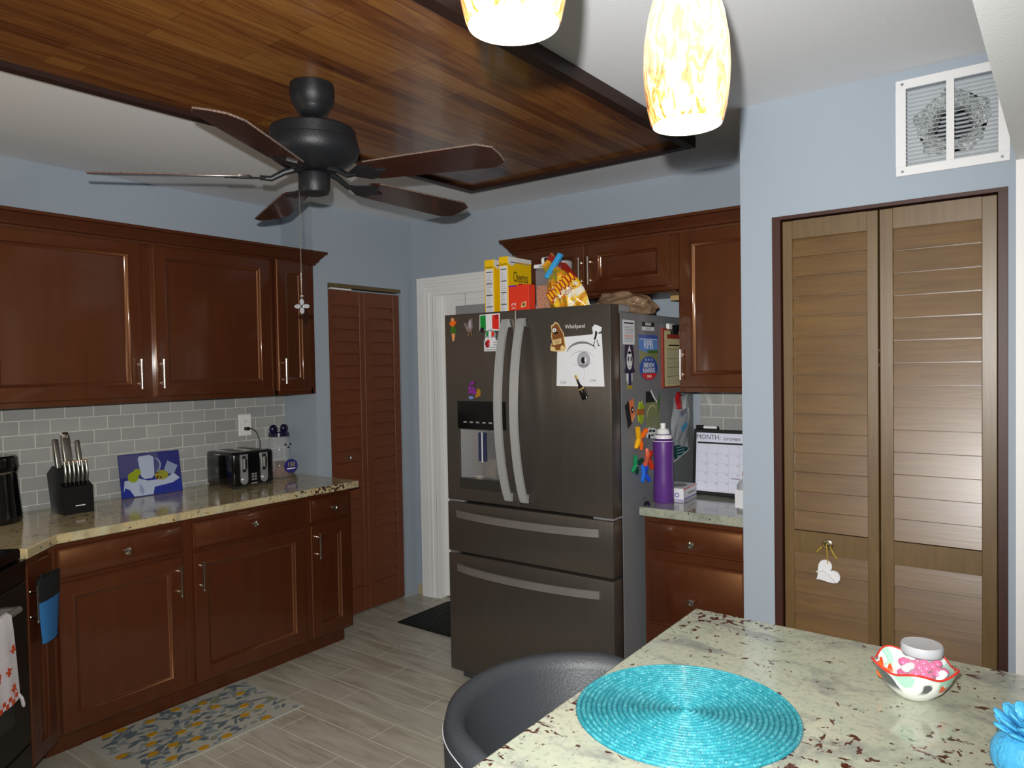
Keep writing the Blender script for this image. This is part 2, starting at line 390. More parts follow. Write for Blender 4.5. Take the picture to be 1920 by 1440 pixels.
# ------------------------------------------------------------------ cabinets
def bar_handle(parent, x, zc, L=.115, y=-.02, vert=True):
    b = MB(); h = L/2; yy = y-.026
    b.cyl((x, yy, zc-h-.01), (x, yy, zc+h+.01), .0052, CHROME, 12)
    for s_ in (-1, 1):
        b.cyl((x, yy, zc+s_*(h+.004)), (x, yy, zc+s_*(h+.011)), .0072, CHROME, 12)
        b.cyl((x, yy, zc+s_*(h-.012)), (x, y, zc+s_*(h-.012)), .0042, CHROME, 10)
        b.cyl((x, y-.004, zc+s_*(h-.012)), (x, y, zc+s_*(h-.012)), .007, CHROME, 12)
    return b.build('handle', parent)
def knob(parent, x, z, y=-.02, r=.0155):
    X = Matrix.Translation((x, y, z)) @ Matrix.Rotation(R(90), 4, 'X')
    return MB().lathe([(0, 0), (.008, 0), (.006, .006), (.005, .012), (r*.75, .016), (r, .021), (r*.93, .026), (r*.6, .0275), (r*.45, .0255), (0, .027)], n=24, m=CHROME, X=X).build('knob', parent)
def door_rings(b, x0, x1, z0, z1, th=.02, rail=.056, X=None, m=None):
    b.rings(x0, x1, z0, z1, [(0, -th+.004), (.004, -th), (rail-.004, -th), (rail, -th-.0015), (rail+.004, -th-.0015), (rail+.008, -th+.003), (rail+.014, -th+.005), (rail+.020, -th+.011)], m or CAB, X, back=-.001)
def cabinet(name, label, cat, loc, rz, w_, z0, z1, depth, fronts, toe=0., hollow=False, frame=CAB, group=None):
    t = thing(name, label, cat, loc, rz, group); b = MB(); fz = z0+toe
    if hollow:
        b.box(0, .018, .0, depth, fz, z1); b.box(w_-.018, w_, .0, depth, fz, z1); b.box(.018, w_-.018, 0, depth, fz, fz+.03); b.box(.018, w_-.018, 0, depth, z1-.03, z1); b.box(.018, w_-.018, depth-.01, depth, fz, z1)
        b.box(.018, .03, 0, .02, fz, z1); b.box(w_-.03, w_-.018, 0, .02, fz, z1)
    else:
        b.box(0, w_, 0, depth, fz, z1)
    if toe: b.box(.0, w_, .075, depth, z0, fz-.0005)
    b.build('body', t, default=frame)
    for f in fronts:
        kind, x0, x1, a0, a1, hx, hz = f[:7]; X = f[7] if len(f) > 7 else None
        d = MB()
        if kind == 'door': door_rings(d, x0, x1, a0, a1, X=X)
        else: d.rings(x0, x1, a0, a1, [(0, -.014), (.003, -.017), (.009, -.0175), (.013, -.02)], CAB, X, back=-.001)
        o = d.build(kind if kind == 'door' else 'drawer', t, default=CAB)
        if kind == 'door':
            h = bar_handle(o, hx, hz)
            if X is not None: h.data.transform(X)
        else: knob(o, hx, hz)
    return t
# left wall, facing +x : local x = world y, local -y = world +x
L90 = R(90)
uy = -2.52
def lx(y, y0): return y-y0
cabinet('wall_cabinet', 'wide cherry wall cabinet with two shaker doors, handles back to back', 'cabinet', (.31, uy, 0), L90, -1.115-uy, 1.385, 2.15, .305,
        [('door', lx(-2.47, uy), lx(-1.822, uy), 1.408, 2.128, lx(-1.845, uy), 1.517), ('door', lx(-1.765, uy), lx(-1.13, uy), 1.408, 2.128, lx(-1.74, uy), 1.517)])
uy2 = -1.1145
XX = Matrix.Translation((lx(-.868, uy2), 0, 0)) @ Matrix.Rotation(R(3.5), 4, 'Z') @ Matrix.Translation((-lx(-.868, uy2), 0, 0))
cabinet('wall_cabinet', 'narrow cherry wall cabinet with its door slightly ajar, at the end of the left wall', 'cabinet', (.31, uy2, 0), L90, -.826-uy2, 1.385, 2.15, .305,
        [('door', lx(-1.098, uy2), lx(-.868, uy2), 1.408, 2.128, lx(-1.068, uy2), 1.517, XX)], hollow=True)
def crown(name, label, pts_in, dirs):
    pass
def crown_run(b, p0, p1, out, z0=2.12, h=.075, pr=.055, r0=False, r1=False):
    """crown profile swept from p0 to p1 (front line of the cabinets) projecting along out; mitred returns"""
    prof = [(0, 0), (.006, .0), (.009, .012), (.018, .016), (.022, .030), (.040, .050), (.044, .058), (pr, .062), (pr, h), (0, h)]
    d = (Vector(p1)-Vector(p0)).normalized(); o = Vector(out)
    vs = []
    for p, s_, r in ((Vector(p0), -1, r0), (Vector(p1), 1, r1)):
        for a, z in prof: vs.append((*(p+o*a+(d*s_*a if r else Vector((0, 0)))), z0+z))
    n = len(prof); fs = [(i, (i+1) % n, n+(i+1) % n, n+i) for i in range(n)]+[list(range(n))[::-1], [n+i for i in range(n)]]
    b.add(vs, fs, CABD)
b = MB(); crown_run(b, (.331, uy), (.331, -.833), (1, 0), r1=True); crown_run(b, (.331, -.833), (P+.004, -.833), (0, 1), r0=True, pr=.055)
b.box(.0, .3305, uy, -.8335, 2.1505, 2.17, CABD)
tag(b.build('crown_moulding'), 'dark cherry crown moulding along the top of the left wall cabinets', 'moulding')
# lower run on the left
ly = -2.355
def dpair(y0, y1, kn, hy, o): return [('drawer', lx(y0, o), lx(y1, o), .722, .842, lx(kn, o), .783), ('door', lx(y0, o), lx(y1, o), .112, .703, lx(hy, o), .597)]
cabinet('base_cabinet', 'wide cherry base cabinet with two drawers over two doors, under the left counter', 'cabinet', (.60, ly, 0), L90, -1.142-ly, 0, .867, .585,
        dpair(-2.328, -1.815, -2.068, -1.842, ly)+dpair(-1.767, -1.163, -1.462, -1.737, ly), toe=.10)
ly2 = -1.1415
cabinet('base_cabinet', 'narrow cherry base cabinet with one drawer and one door, beside the pantry', 'cabinet', (.60, ly2, 0), L90, -.838-ly2, 0, .867, .585,
        dpair(-1.122, -.866, -.98, -1.085, ly2), toe=.10)
# narrow diagonal cabinet between range and run
D135 = R(135)
t = cabinet('base_cabinet', 'slim angled cherry base cabinet between the range and the left run, oven mitt in front', 'cabinet', (.789, -2.515, 0), D135, .212, 0, .867, .25,
        [('door', .014, .20, .112, .842, .024, .70)], toe=.10)
# countertops
b = MB(); pts = [(.007, RY-.002), (.650, RY-.002), (.652, -2.339), (.806, -2.493), (.354, -2.945), (.007, -2.945)]
b.poly(pts, .868, .906, GRANL)
o = b.build('countertop'); bv = o.modifiers.new('bevel', 'BEVEL'); bv.width = .004; bv.segments = 2
tag(o, 'granite countertop with brown flecks, tinted warm for the light, on the left cabinets under the tiles', 'countertop')
b = MB(); b.box(2.292, CX-.003, -.689, -.008, .868, .906, GRAN, .004)
tag(b.build('countertop'), 'small pale granite countertop between refrigerator and closet wall', 'countertop')
# right base cabinet
cabinet('base_cabinet', 'cherry drawer cabinet between the refrigerator and the closet wall', 'cabinet', (2.297, -.64, 0), 0, .466, 0, .867, .62,
        [('drawer', .018, .445, .722, .842, .228, .767), ('drawer', .018, .445, .412, .682, .226, .526), ('drawer', .018, .445, .112, .392, .226, .25)], toe=.10)
cabinet('wall_cabinet', 'tall cherry wall cabinet with one door right of the refrigerator', 'cabinet', (2.341, -.35, 0), 0, .424, 1.39, 2.15, .342,
        [('door', .010, .412, 1.412, 2.128, .022, 1.517)])
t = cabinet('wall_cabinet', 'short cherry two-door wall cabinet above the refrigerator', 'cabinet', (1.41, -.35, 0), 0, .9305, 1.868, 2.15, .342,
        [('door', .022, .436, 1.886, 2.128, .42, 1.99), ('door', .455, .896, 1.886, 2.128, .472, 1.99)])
MB().box(.02, .91, .02, .338, 1.859, 1.867, CABD).build('underside', t)  # bare underside given the dark trim wood, its shade put into the colour
MB().box(.80, .912, .20, .338, 1.835, 1.8585, mat('bare pine', '#b99a62', .7)).build('lit_strip', t, 'unfinished pale wood standing in for the lit strip')  # pale box added for the part of the underside that catches light
b = MB(); crown_run(b, (1.41, -.371), (CX-.003, -.371), (0, -1), r0=True); crown_run(b, (1.41, -.002), (1.41, -.371), (-1, 0), r1=True)
b.box(1.4105, CX-.003, -.3705, -.002, 2.1505, 2.17, CABD)
tag(b.build('crown_moulding'), 'dark cherry crown moulding on top of the cabinets above the refrigerator', 'moulding')

# ------------------------------------------------------------------ louvred doors
def louvre_panel(parent, x0, x1, z0, z1, th, st, rails, pitch, ms, mr, name='door_panel', lm=None, off=0.):
    """stiles/rails with lapped slats; local x-z, facing -y, front at y=0"""
    b = MB(); b.box(x0, x0+st, 0, th, z0, z1, ms, .002); b.box(x1-st, x1, 0, th, z0, z1, ms, .002)
    for r0, r1 in rails: b.box(x0+st, x1-st, .002, th, r0, r1, mr)
    p = b.build(name, parent)
    for k in range(len(rails)-1):
        a0, a1 = rails[k][1], rails[k+1][0]; n = max(1, round((a1-a0)/pitch)); h = (a1-a0)/n; s_ = MB(); xa, xb = x0+st, x1-st; s_.box(xa, xb, .018, .024, a0, a1, lm)
        for i in range(n):
            u, v = a0+i*h, a0+(i+1)*h
            vs = []
            for x in (xa, xb): vs += [(x, .001, u+.0042), (x, .0130, v), (x, .019, v), (x, .015, u+.0042)]
            s_.add(vs, [(0, 4, 5, 1), (1, 5, 6, 2), (2, 6, 7, 3), (3, 7, 4, 0), (0, 1, 2, 3), (7, 6, 5, 4)], lm)
        s_.build('louvres', p)
    return p
# closet doors
d2 = struct(thing('door_2', 'brown louvred bifold closet doors', 'door', (0, CY, 0)))
del d2['category']
b = MB(); b.box(ox0+.001, ox0+.030, -.004, .08, 0, oz-.014); b.box(ox1-.026, ox1-.001, -.004, .08, 0, oz-.014); b.box(ox0+.001, ox1-.001, -.004, .08, oz-.0135, oz-.001)
b.build('jamb', d2, 'dark red wooden jamb', default=JAMB)
p1 = louvre_panel(d2, 2.921, 3.2425, .02, 2.042, .03, .036, [(.02, .12), (.816, .896), (1.975, 2.042)], .0735, LOUV2, LOUV2, lm=LOUV)
p1.location.y = .012
for ch in p1.children: pass
p2 = louvre_panel(d2, 3.2475, 3.586, .02, 2.042, .03, .042, [(.02, .12), (.816, .896), (1.972, 2.042)], .0755, LOUV2, LOUV2, lm=LOUV)
p2.location.y = .012
knob(p1, 3.078, .862, y=.002, r=.019)
b = MB()
for z in (1.55, 1.50, .80, .9): b.cyl((3.245, .03, z), (3.245, .03, z+.012), .003, CHROME, 8)
b.build('hinge', d2)
# pantry doors: local frame on the pantry wall, facing +x
d1 = struct(thing('door_1', 'reddish brown louvred bifold pantry doors', 'door', (P, 0, 0), L90)); del d1['category']
b = MB(); b.box(py0+.001, py1-.001, .0, .06, pz-.022, pz-.001, mat('dull brass track', '#6b5b3c', .5, .3)); b.build('track', d1)
b = MB(); b.box(py0+.04, py0+.20, .02, .04, pz-.034, pz-.024, WPLAS); b.build('guide', d1, 'white plastic guide strip')
q1 = louvre_panel(d1, -.705, -.423, .012, 1.998, .028, .038, [(.012, .17), (.86, .95), (1.91, 1.998)], .072, PANT, PANT, lm=PANT); q1.location.y = .012
q2 = louvre_panel(d1, -.421, -.118, .012, 1.998, .028, .055, [(.012, .17), (.86, .95), (1.91, 1.998)], .072, PANT, PANT, lm=PANT); q2.location.y = .012
knob(q1, -.585, .985, y=.0, r=.014)
# white back door
d3 = struct(thing('door_3', 'white door with a windowed panel beside the refrigerator', 'door', (0, 0, 0))); del d3['category']
WG = mat('white gloss paint', '#f2f3f1', .3)
b = MB()
for i, (a, c, y) in enumerate([(.356, .376, -.022), (.376, .381, -.012), (.381, .398, -.024), (.398, .403, -.012), (.403, .420, -.022), (.420, .425, -.01), (.425, .45, -.016), (.45, .474, -.008)]):
    b.box(a, c, y, -.0005, .0, 2.109-(a-.356))
    b.box(c, 1.44, y, -.0005, 2.109-(c-.356), 2.109-(a-.356))
b.build('casing', d3, 'fluted white door casing', default=WG)
b = MB(); b.box(.476, .50, .002, .09, 0, dz-.001); b.box(.50, 1.329, .002, .09, dz-.02, dz-.001); b.build('jamb', d3, default=WG)
b = MB(); fx0, fx1, fz0, fz1 = .62, 1.20, .95, 1.935
b.box(.503, fx0, .05, .09, .01, dz-.022); b.box(fx1, 1.326, .05, .09, .01, dz-.022); b.box(fx0, fx1, .05, .09, .01, fz0); b.box(fx0, fx1, .05, .09, fz1, dz-.022)
dp = b.build('door_leaf', d3, default=WG)
b = MB(); b.rings(fx0-.025, fx1+.025, fz0-.025, fz1+.025, [(0, -.008), (.006, -.012), (.02, -.010)], WG, Matrix.Translation((0, .05, 0)))
b.build('window_frame', dp); 
b = MB(); b.box(.655, 1.17, .022, .037, 1.86, 1.915, mat('grey blind headrail', '#9a9c9d', .4)); b.build('blind_headrail', dp, 'grey headrail of the blind')
b = MB()
for i in range(14): b.ball((.73, .030, 1.99-i*.0055), .0022, CHROME, 6)
b.box(.72, .742, .03, .034, 1.99, 2.006, WPLAS); b.build('bead_chain', dp)

b = MB(); b.box(fx0+.001, fx1-.001, .062, .066, fz0+.001, fz1-.001, mat('white blind cloth', '#e2e2de', .6))
for i in range(24): b.box(fx0+.004, fx1-.004, .052, .060, fz0+.012+i*.040, fz0+.036+i*.040, MC['white blind cloth'], .002)
b.build('window_blind', dp, 'closed white slatted blind')
# ------------------------------------------------------------------ refrigerator
f = thing('refrigerator', 'dark stainless french door refrigerator covered in magnets', 'refrigerator', (1.37, -.889, 0))
W = .906
b = MB(); b.box(.003, W-.003, .088, .86, .05, 1.745, GREY, .004); b.box(.003, W-.003, .078, .088, .06, 1.74, BLACKM)
b.build('cabinet_body', f, 'grey painted cabinet sides and top')
def fdoor(x0, x1, z0, z1, hole=None, name='door'):
    b = MB()
    if not hole: b.box(x0, x1, 0, .076, z0, z1, STEEL, .004, seg=2)
    else:
        a, c, p, q = hole; vs = []
        for (u0, u1, w0, w1, y) in ((x0, x1, z0, z1, .076), (x0, x1, z0, z1, .004), (x0+.004, x1-.004, z0+.004, z1-.004, 0), (a, c, p, q, 0), (a, c, p, q, .06)):
            vs += [(u0, y, w0), (u1, y, w0), (u1, y, w1), (u0, y, w1)]
        fs = [(3, 2, 1, 0)]+[(i*4+j, i*4+(j+1) % 4, i*4+4+(j+1) % 4, i*4+4+j) for i in range(4) for j in range(4)]+[(16, 17, 18, 19)]
        b.add(vs, fs, STEEL)
    return b.build(name, f)
def arc_handle(parent, p0, p1, bow, wdir, wid=.038, th=.012, m=BRUSH):
    """bowed bar from p0 to p1, bulging to -y by bow; wid along wdir"""
    b = MB(); p0 = Vector(p0); p1 = Vector(p1); wv = Vector(wdir)*wid/2; n = 24; vs = []; fs = []
    for i in range(n+1):
        t = i/n; q = 1-(2*t-1)**2; q = q**.85 if q > 0 else 0
        p = p0.lerp(p1, t)+Vector((0, -bow*q, 0)); tk = th
        ta = Vector((0, tk, 0))
        vs += [p-wv, p+wv, p+wv+ta, p-wv+ta]
    for i in range(n):
        for j in range(4): fs.append((i*4+j, i*4+(j+1) % 4, i*4+4+(j+1) % 4, i*4+4+j))
    fs += [(3, 2, 1, 0), (n*4, n*4+1, n*4+2, n*4+3)]
    b.add(vs, fs, m)
    for p in (p0, p1):
        d = (p1-p0).normalized()*(.022 if p is p0 else -.022); c = p+d
        b.box(c.x-(wid*.38 if wdir[0] else .014), c.x+(wid*.38 if wdir[0] else .014), -.016, 0, c.z-(.014 if wdir[0] else wid*.38), c.z+(.014 if wdir[0] else wid*.38), m)
    o = b.build('handle', parent)
    return o
hole = (.078, .345, .946, 1.228)
dl = fdoor(0, .4275, .886, 1.774, hole); dr = fdoor(.4345, W, .886, 1.774)
arc_handle(dl, (.379, -.016, 1.735), (.379, -.016, .913), .072, (1, 0, 0), .04)
arc_handle(dr, (.467, -.016, 1.735), (.467, -.016, .913), .072, (1, 0, 0), .04)
b = MB(); b.box(hole[0]+.001, hole[1]-.001, .055, .059, hole[2]+.001, hole[3]-.001, SILV)
# curved steel back of the dispenser
vs = []; n = 10
for i in range(n+1):
    a = math.pi*i/n; x = hole[0]+.002+(hole[1]-hole[0]-.004)*i/n; y = .012+.04*math.sin(a)
    vs += [(x, y, hole[2]+.05), (x, y, hole[3]-.001)]
b.add(vs, [(2*i, 2*i+2, 2*i+3, 2*i+1) for i in range(n)], mat('polished cavity steel', '#c9c9c9', .25, .8))
b.build('dispenser_cavity', dl, 'bright steel ice and water recess')
MB().box(.190, .235, .010, .02, 1.08, 1.215, mat('dark blue paddle', '#2b3350', .2)).box(.212, .216, .006, .012, 1.075, 1.215, WPLAS).build('dispenser_paddle', dl)
MB().box(hole[0]+.002, hole[1]-.002, -.004, .054, hole[2], hole[2]+.05, mat('grey drip tray', '#4d4b48', .3, .6), .003).build('drip_tray', dl)
b = MB(); b.box(hole[0]-.002, hole[1]+.02, -.003, -.0005, 1.231, 1.362, BLACKP)
for i in range(6): b.box(hole[0]+.034+i*.038, hole[0]+.054+i*.038, -.0034, -.003, 1.259, 1.266, GINK)
b.build('control_panel', dl, 'black glass control panel')
b = MB(); b.text('Whirlpool', .024, .737, 1.687, -.0006, mat('chrome lettering', '#e6e6e6', .3, .4)); b.build('logo', dr)
u = fdoor(0, W, .636, .874, name='drawer'); lo = fdoor(0, W, .056, .624, name='drawer')
arc_handle(u, (.064, -.014, .822), (.844, -.014, .822), .05, (0, 0, 1), .034, m=BRUSHD)
arc_handle(lo, (.064, -.014, .562), (.844, -.014, .562), .05, (0, 0, 1), .034, m=BRUSHD)
for s_, x in ((0, .0), (1, W-.10)):
    MB().box(x+.002, x+.098, .006, .09, .8755, .885, SILV, .002).build('hinge', f)
MB().box(W-.06, W-.004, .03, .18, 1.7455, 1.775, mat('grey hinge cover', '#8b8d8e', .4), .004).build('hinge_cover', f)
MB().box(.004, .06, .03, .18, 1.7455, 1.775, MC['grey hinge cover'], .004).build('hinge_cover', f)
for x in (.03, W-.11): MB().box(x, x+.08, .05, .13, 0.001, .055, mat('dark grey foot', '#3a3b3d', .5), .008).build('foot', f)

# ------------------------------------------------------------------ magnets and papers on the refrigerator front (plane y=-.889)
FY = -.8905
def ffront(name, label, cat, x, z, group=None): return thing(name, label, cat, (x, FY, z), 0, group)
MG = 'magnets on the refrigerator doors'; SG = 'magnets on the refrigerator side'
t = ffront('magnet', 'hula dancer magnet in orange top and green skirt at the left door corner', 'magnet', 1.427, 1.70, MG)
b = MB(); b.prism([(-.006, .018), (.006, .018), (.024, .040), (.008, .044), (-.006, .046), (-.022, .032)], -.005, 0, ORNG); b.prism([(-.014, -.016), (.020, -.014), (.016, .016), (-.008, .018)], -.006, 0, DGRN)
b.prism([(-.008, -.016), (.012, -.016), (.006, -.05), (-.002, -.054)], -.004, 0, SKIN); b.disc(0, .050, .008, .009, -.006, 0, SKIN); b.build('figure', t)
t = ffront('magnet', 'faded bird-shaped magnet beside the hula dancer', 'magnet', 1.527, 1.71, MG)
b = MB(); b.prism([(-.03, .018), (-.018, .022), (-.008, .002), (.004, .036), (.02, .04), (.022, 0), (.012, -.022), (-.012, -.018)], -.005, 0, mat('dusky lilac', '#81706f', .5)); b.disc(.008, .012, .008, .02, -.006, -.005, mat('pale lilac', '#a6a0aa', .5)); b.cyl((-.002, -.003, -.02), (-.004, -.003, -.04), .003, BROWN, 6); b.cyl((.014, -.003, -.02), (.016, -.003, -.04), .003, BROWN, 6); b.build('figure', t)
t = ffront('flag_magnet', 'green white and red flag magnet near the left door handle', 'magnet', 1.648, 1.728, MG)
b = MB(); b.prism([(-.058, -.036), (.060, -.042), (.062, .038), (-.056, .036)], -.0015, 0, PAPER)
for x0, x1, m in ((-.053, -.020, GREEN), (.018, .056, FRED)): b.prism([(x0, -.032), (x1, -.036), (x1, .033), (x0, .031)], -.002, -.0015, m)
b.disc(.044, .022, .009, .011, -.003, -.002, REDD); b.disc(-.042, -.034, .012, .012, -.003, -.002, INK); b.build('figure', t)
t = ffront('magnet', 'round white helmet-shaped magnet below the flag', 'magnet', 1.655, 1.668, MG)
b = MB(); b.disc(0, 0, .03, .026, -.006, 0, mat('grey enamel', '#9a9fa0', .3)); b.disc(-.012, .006, .010, .012, -.007, -.006, GREEN); b.disc(.0, .004, .008, .016, -.0075, -.006, PAPER); b.disc(.016, .004, .008, .013, -.007, -.006, FRED); b.box(-.03, .03, -.007, 0, -.026, -.012, PAPER); b.build('figure', t)
t = ffront('magnet', 'small red ladybird magnet holding the white card', 'magnet', 1.637, 1.628, MG)
b = MB(); b.ball((0, -.004, 0), .014, REDD, 10, sc=(1, .4, 1.2)); b.ball((.008, -.005, .014), .009, FRED, 10, sc=(1, .4, 1)); b.ball((-.006, -.009, .004), .003, INK, 6); b.build('figure', t)
t = ffront('business_card', 'white printed card under the ladybird magnet', 'card', 1.668, 1.618)
b = MB(); b.box(-.053, .053, -.0006, 0, -.024, .024, PAPER)
for i in range(4): b.box(-.045 if i > 1 else .0, .05, -.0009, -.0006, .014-i*.011, .018-i*.011, GINK)
b.build('card', t)
t = ffront('magnet', 'purple grapes and orange leaf magnet above the dispenser', 'magnet', 1.553, 1.413, MG)
b = MB(); MGL = mat('translucent purple', '#80308a', .25); OG = mat('amber enamel', '#a87a22', .3)
for i in range(14): b.ball((-.012+random.uniform(-.018, .018), -.004, .012+random.uniform(-.026, .028)), .009, MGL, 8, sc=(1, .5, 1))
b.prism([(.004, -.036), (.034, -.026), (.036, -.002), (.022, .012), (.012, -.01)], -.004, 0, OG); b.disc(-.02, -.034, .014, .008, -.005, 0, mat('pale blue enamel', '#6f86c4', .3)); b.build('figure', t)
# brown bear magnet
t = ffront('bear_magnet', 'brown teddy bear magnet holding a little sign', 'magnet', 2.022, 1.645, MG)
b = MB(); oc = [(-.030, .030), (-.034, .05), (-.022, .056), (-.012, .066), (.002, .060), (.016, .036), (.030, .015), (.036, -.02), (.042, -.05), (.030, -.062), (-.010, -.062), (-.036, -.058), (-.038, -.04), (-.028, -.02), (-.034, .005)]
b.prism(oc, -.003, 0, TAN); b.prism([(p[0]*.86+.001, p[1]*.9) for p in oc], -.005, -.003, BROWN)
b.disc(-.014, .030, .009, .009, -.006, -.005, PAPER); b.disc(-.013, .030, .003, .003, -.0065, -.006, INK); b.disc(-.006, .018, .010, .006, -.006, -.005, INK)
b.prism([(-.022, -.034), (.020, -.028), (.020, -.006), (-.022, -.012)], -.0065, -.005, TAN)
b.box(-.016, .014, -.0068, -.0065, -.018, -.0155, BROWN); b.box(-.016, .010, -.0068, -.0065, -.026, -.0235, BROWN); b.disc(-.024, -.05, .013, .010, -.0065, -.005, TAN); b.disc(.026, -.048, .011, .012, -.0065, -.005, TAN); b.build('figure', t)
# skunk-like animal magnet
t = ffront('magnet', 'small black and white animal cutout magnet on the drawing corner', 'magnet', 2.214, 1.647, MG)
b = MB(); b.prism([(-.022, .030), (-.010, .044), (.008, .038), (.024, .030), (.020, .014), (.008, .010), (.004, -.016), (-.008, -.024), (-.022, -.006), (-.018, .012)], -.003, 0, PAPER)
b.prism([(-.006, .018), (.004, .012), (-.004, -.018), (-.014, -.020), (-.008, .0)], -.004, -.003, INK); b.cyl((-.010, -.002, -.024), (-.016, -.002, -.042), .0016, INK, 6); b.cyl((.0, -.002, -.02), (.008, -.002, -.044), .0016, INK, 6)
b.box(-.022, -.012, -.003, -.001, -.045, -.042, INK); b.box(.004, .014, -.003, -.001, -.047, -.044, INK); b.build('figure', t)
# pencil drawing of an eye
t = thing('pencil_drawing', 'pencil drawing of a crying eye on white paper held by magnets', 'drawing', (2.128, FY-.0001, 1.545))
PENC = mat('pencil grey', '#74757a', .8); PENL = mat('light pencil', '#a5a6ab', .8)
b = MB(); b.prism([(-.117, -.110), (.118, -.112), (.108, .107), (-.108, .098), (-.112, .02)], -.0006, 0, PAPER)
def arc2(b, cx, cz, rx, rz, a0, a1, w0, w1, y, m, n=18):
    p = []; q = []
    for i in range(n+1):
        t_ = i/n; a = R(a0+(a1-a0)*t_); wd = w0+(w1-w0)*math.sin(math.pi*t_)
        p.append((cx+(rx+wd)*math.cos(a), cz+(rz+wd)*math.sin(a))); q.append((cx+(rx-wd)*math.cos(a), cz+(rz-wd)*math.sin(a)))
    b.prism(p+q[::-1], y-.0002, y, m)
arc2(b, .012, .025, .075, .048, 25, 168, .001, .005, -.0006, PENC); arc2(b, .012, -.002, .062, .038, 20, 165, .0006, .0014, -.0006, PENL)
arc2(b, .012, .0, .060, .024, 200, 340, .0004, .001, -.0006, PENL)
b.disc(.020, .0, .031, .034, -.0008, -.0006, PENL); arc2(b, .020, 0, .030, .033, 0, 359, .0008, .0008, -.0008, PENC); b.disc(.018, -.002, .010, .014, -.001, -.0008, INK); b.disc(.029, .0, .004, .010, -.0012, -.001, PAPER)
for i in range(12):
    a = R(205+i*12.); b.tube([(.02+.032*math.cos(a), -.0007, .036*math.sin(a)), (.02+.020*math.cos(a), -.0007, .022*math.sin(a))], .0005, PENC, 4)
for i in range(9):
    x = -.045+i*.014; b.tube([(x, -.0007, .034+.004*math.sin(i)), (x-.006, -.0007, .046)], .0004, PENL, 4)
b.tube([(.022, -.0007, -.036), (.024, -.0007, -.06), (.018, -.0007, -.085)], .0006, PENL, 4)
b.text('C(e)', .017, -.084, -.094, -.0008, PENC, sh=.4); b.text('C(w)', .016, .062, -.086, -.0008, PENC, sh=.4); b.build('sheet', t)
t = ffront('bottle_magnet', 'tiny dark wine bottle magnet at the bottom of the drawing', 'magnet', 2.132, 1.430, MG); t.rotation_euler = (0, R(-25), 0)
t.location.y = FY-.004
b = MB(); b.lathe([(0, -.055), (.013, -.055), (.015, -.05), (.015, -.008), (.006, .012), (.005, .036)], n=14, m=BLACKP, sy=.35); b.lathe([(.0055, .036), (.006, .056), (0, .057)], n=12, m=M_('gold foil', '#c2ab5a', .3, metal=.5), sy=.4); b.lathe([(.0155, -.012), (.0155, -.006)], n=14, m=MC['gold foil'], sy=.36); b.build('figure', t)

# ------------------------------------------------------------------ refrigerator side (plane x=2.273, facing +x; local x = world y)
SX = 2.2745
def side(name, label, cat, y, z, group=None, off=0.): return thing(name, label, cat, (SX+off, y, z), L90, group)
t = side('notice', 'white printed notice with red lines at the top of the refrigerator side', 'paper', -.726, 1.660)
b = MB(); b.box(-.054, .054, -.0006, 0, -.052, .052, PAPER); b.box(-.044, .044, -.0009, -.0006, .036, .042, INK)
for i in range(11): b.box(-.046+random.uniform(0, .01), .046-random.uniform(0, .012), -.0009, -.0006, .024-i*.0065, .0262-i*.0065, FRED if i in (6, 7) else GINK)
b.build('sheet', t)
t = side('doll_bookmark', 'paper cutout girl with long dark hair below the white notice', 'magnet', -.722, 1.518)
b = MB(); HAIR = mat('dark violet hair', '#221a3c', .5)
b.prism([(-.040, .088), (.030, .088), (.042, .04), (.036, -.01), (.052, -.026), (.020, -.034), (-.016, -.034), (-.048, -.028), (-.034, -.004), (-.044, .04)], -.0012, 0, HAIR)
b.disc(-.002, .022, .025, .040, -.0018, -.0012, PAPER); b.prism([(-.002, .086), (.016, .05), (-.020, .05)], -.0018, -.0012, PAPER)
for x in (-.014, .012): b.disc(x, .028, .0055, .012, -.0022, -.0018, INK)
arc2(b, 0, .0, .010, .006, 200, 340, .0005, .001, -.0018, INK)
b.prism([(-.026, -.034), (.024, -.034), (.022, -.066), (.012, -.08), (-.016, -.08), (-.028, -.06)], -.0012, 0, PAPER); b.prism([(-.012, -.034), (.012, -.034), (.014, -.085), (-.014, -.085)], -.0018, -.0012, NAVY)
b.prism([(-.018, -.085), (.018, -.085), (.022, -.102), (-.022, -.102)], -.0015, 0, mat('gold print', '#a8912c', .5)); b.build('cutout', t)
t = side('word_magnet', 'black and white word strip magnet, REPEAT', 'magnet', -.538, 1.69, SG)
b = MB(); b.box(-.06, .06, -.001, 0, .001, .02, INK); b.box(-.06, .06, -.001, 0, -.018, -.001, PAPER); b.text('REPEAT', .018, 0, .0105, -.0013, PAPER); b.text('REPEAT', .016, 0, -.0095, -.0013, GINK); b.build('strip', t)
t = side('postcard', 'blue postcard printed RPB with sky and fields', 'card', -.538, 1.59, None)
b = MB(); b.box(-.093, .093, -.0006, 0, -.063, .063, SKY); b.prism([(-.093, -.063), (.093, -.063), (.093, -.010), (0, -.018), (-.093, -.004)], -.0008, -.0006, OLIV); b.box(-.093, .093, -.0008, -.0006, .047, .063, M_('deep blue print', '#3a56a8'))
b.prism([(-.02, -.006), (.093, -.004), (.093, -.018), (.0, -.020)], -.001, -.0008, DGRN); b.text('RPB', .055, 0, .018, -.001, PAPER); b.box(-.085, .085, -.001, -.0008, .042, .045, PAPER); b.build('card', t)
t = side('campaign_magnet', 'oval blue and red BIDEN HARRIS 2020 magnet over the postcard', 'magnet', -.540, 1.503, SG, .001)
b = MB(); b.disc(0, 0, .088, .054, -.002, 0, M_('campaign blue', '#2450a0'), 36)
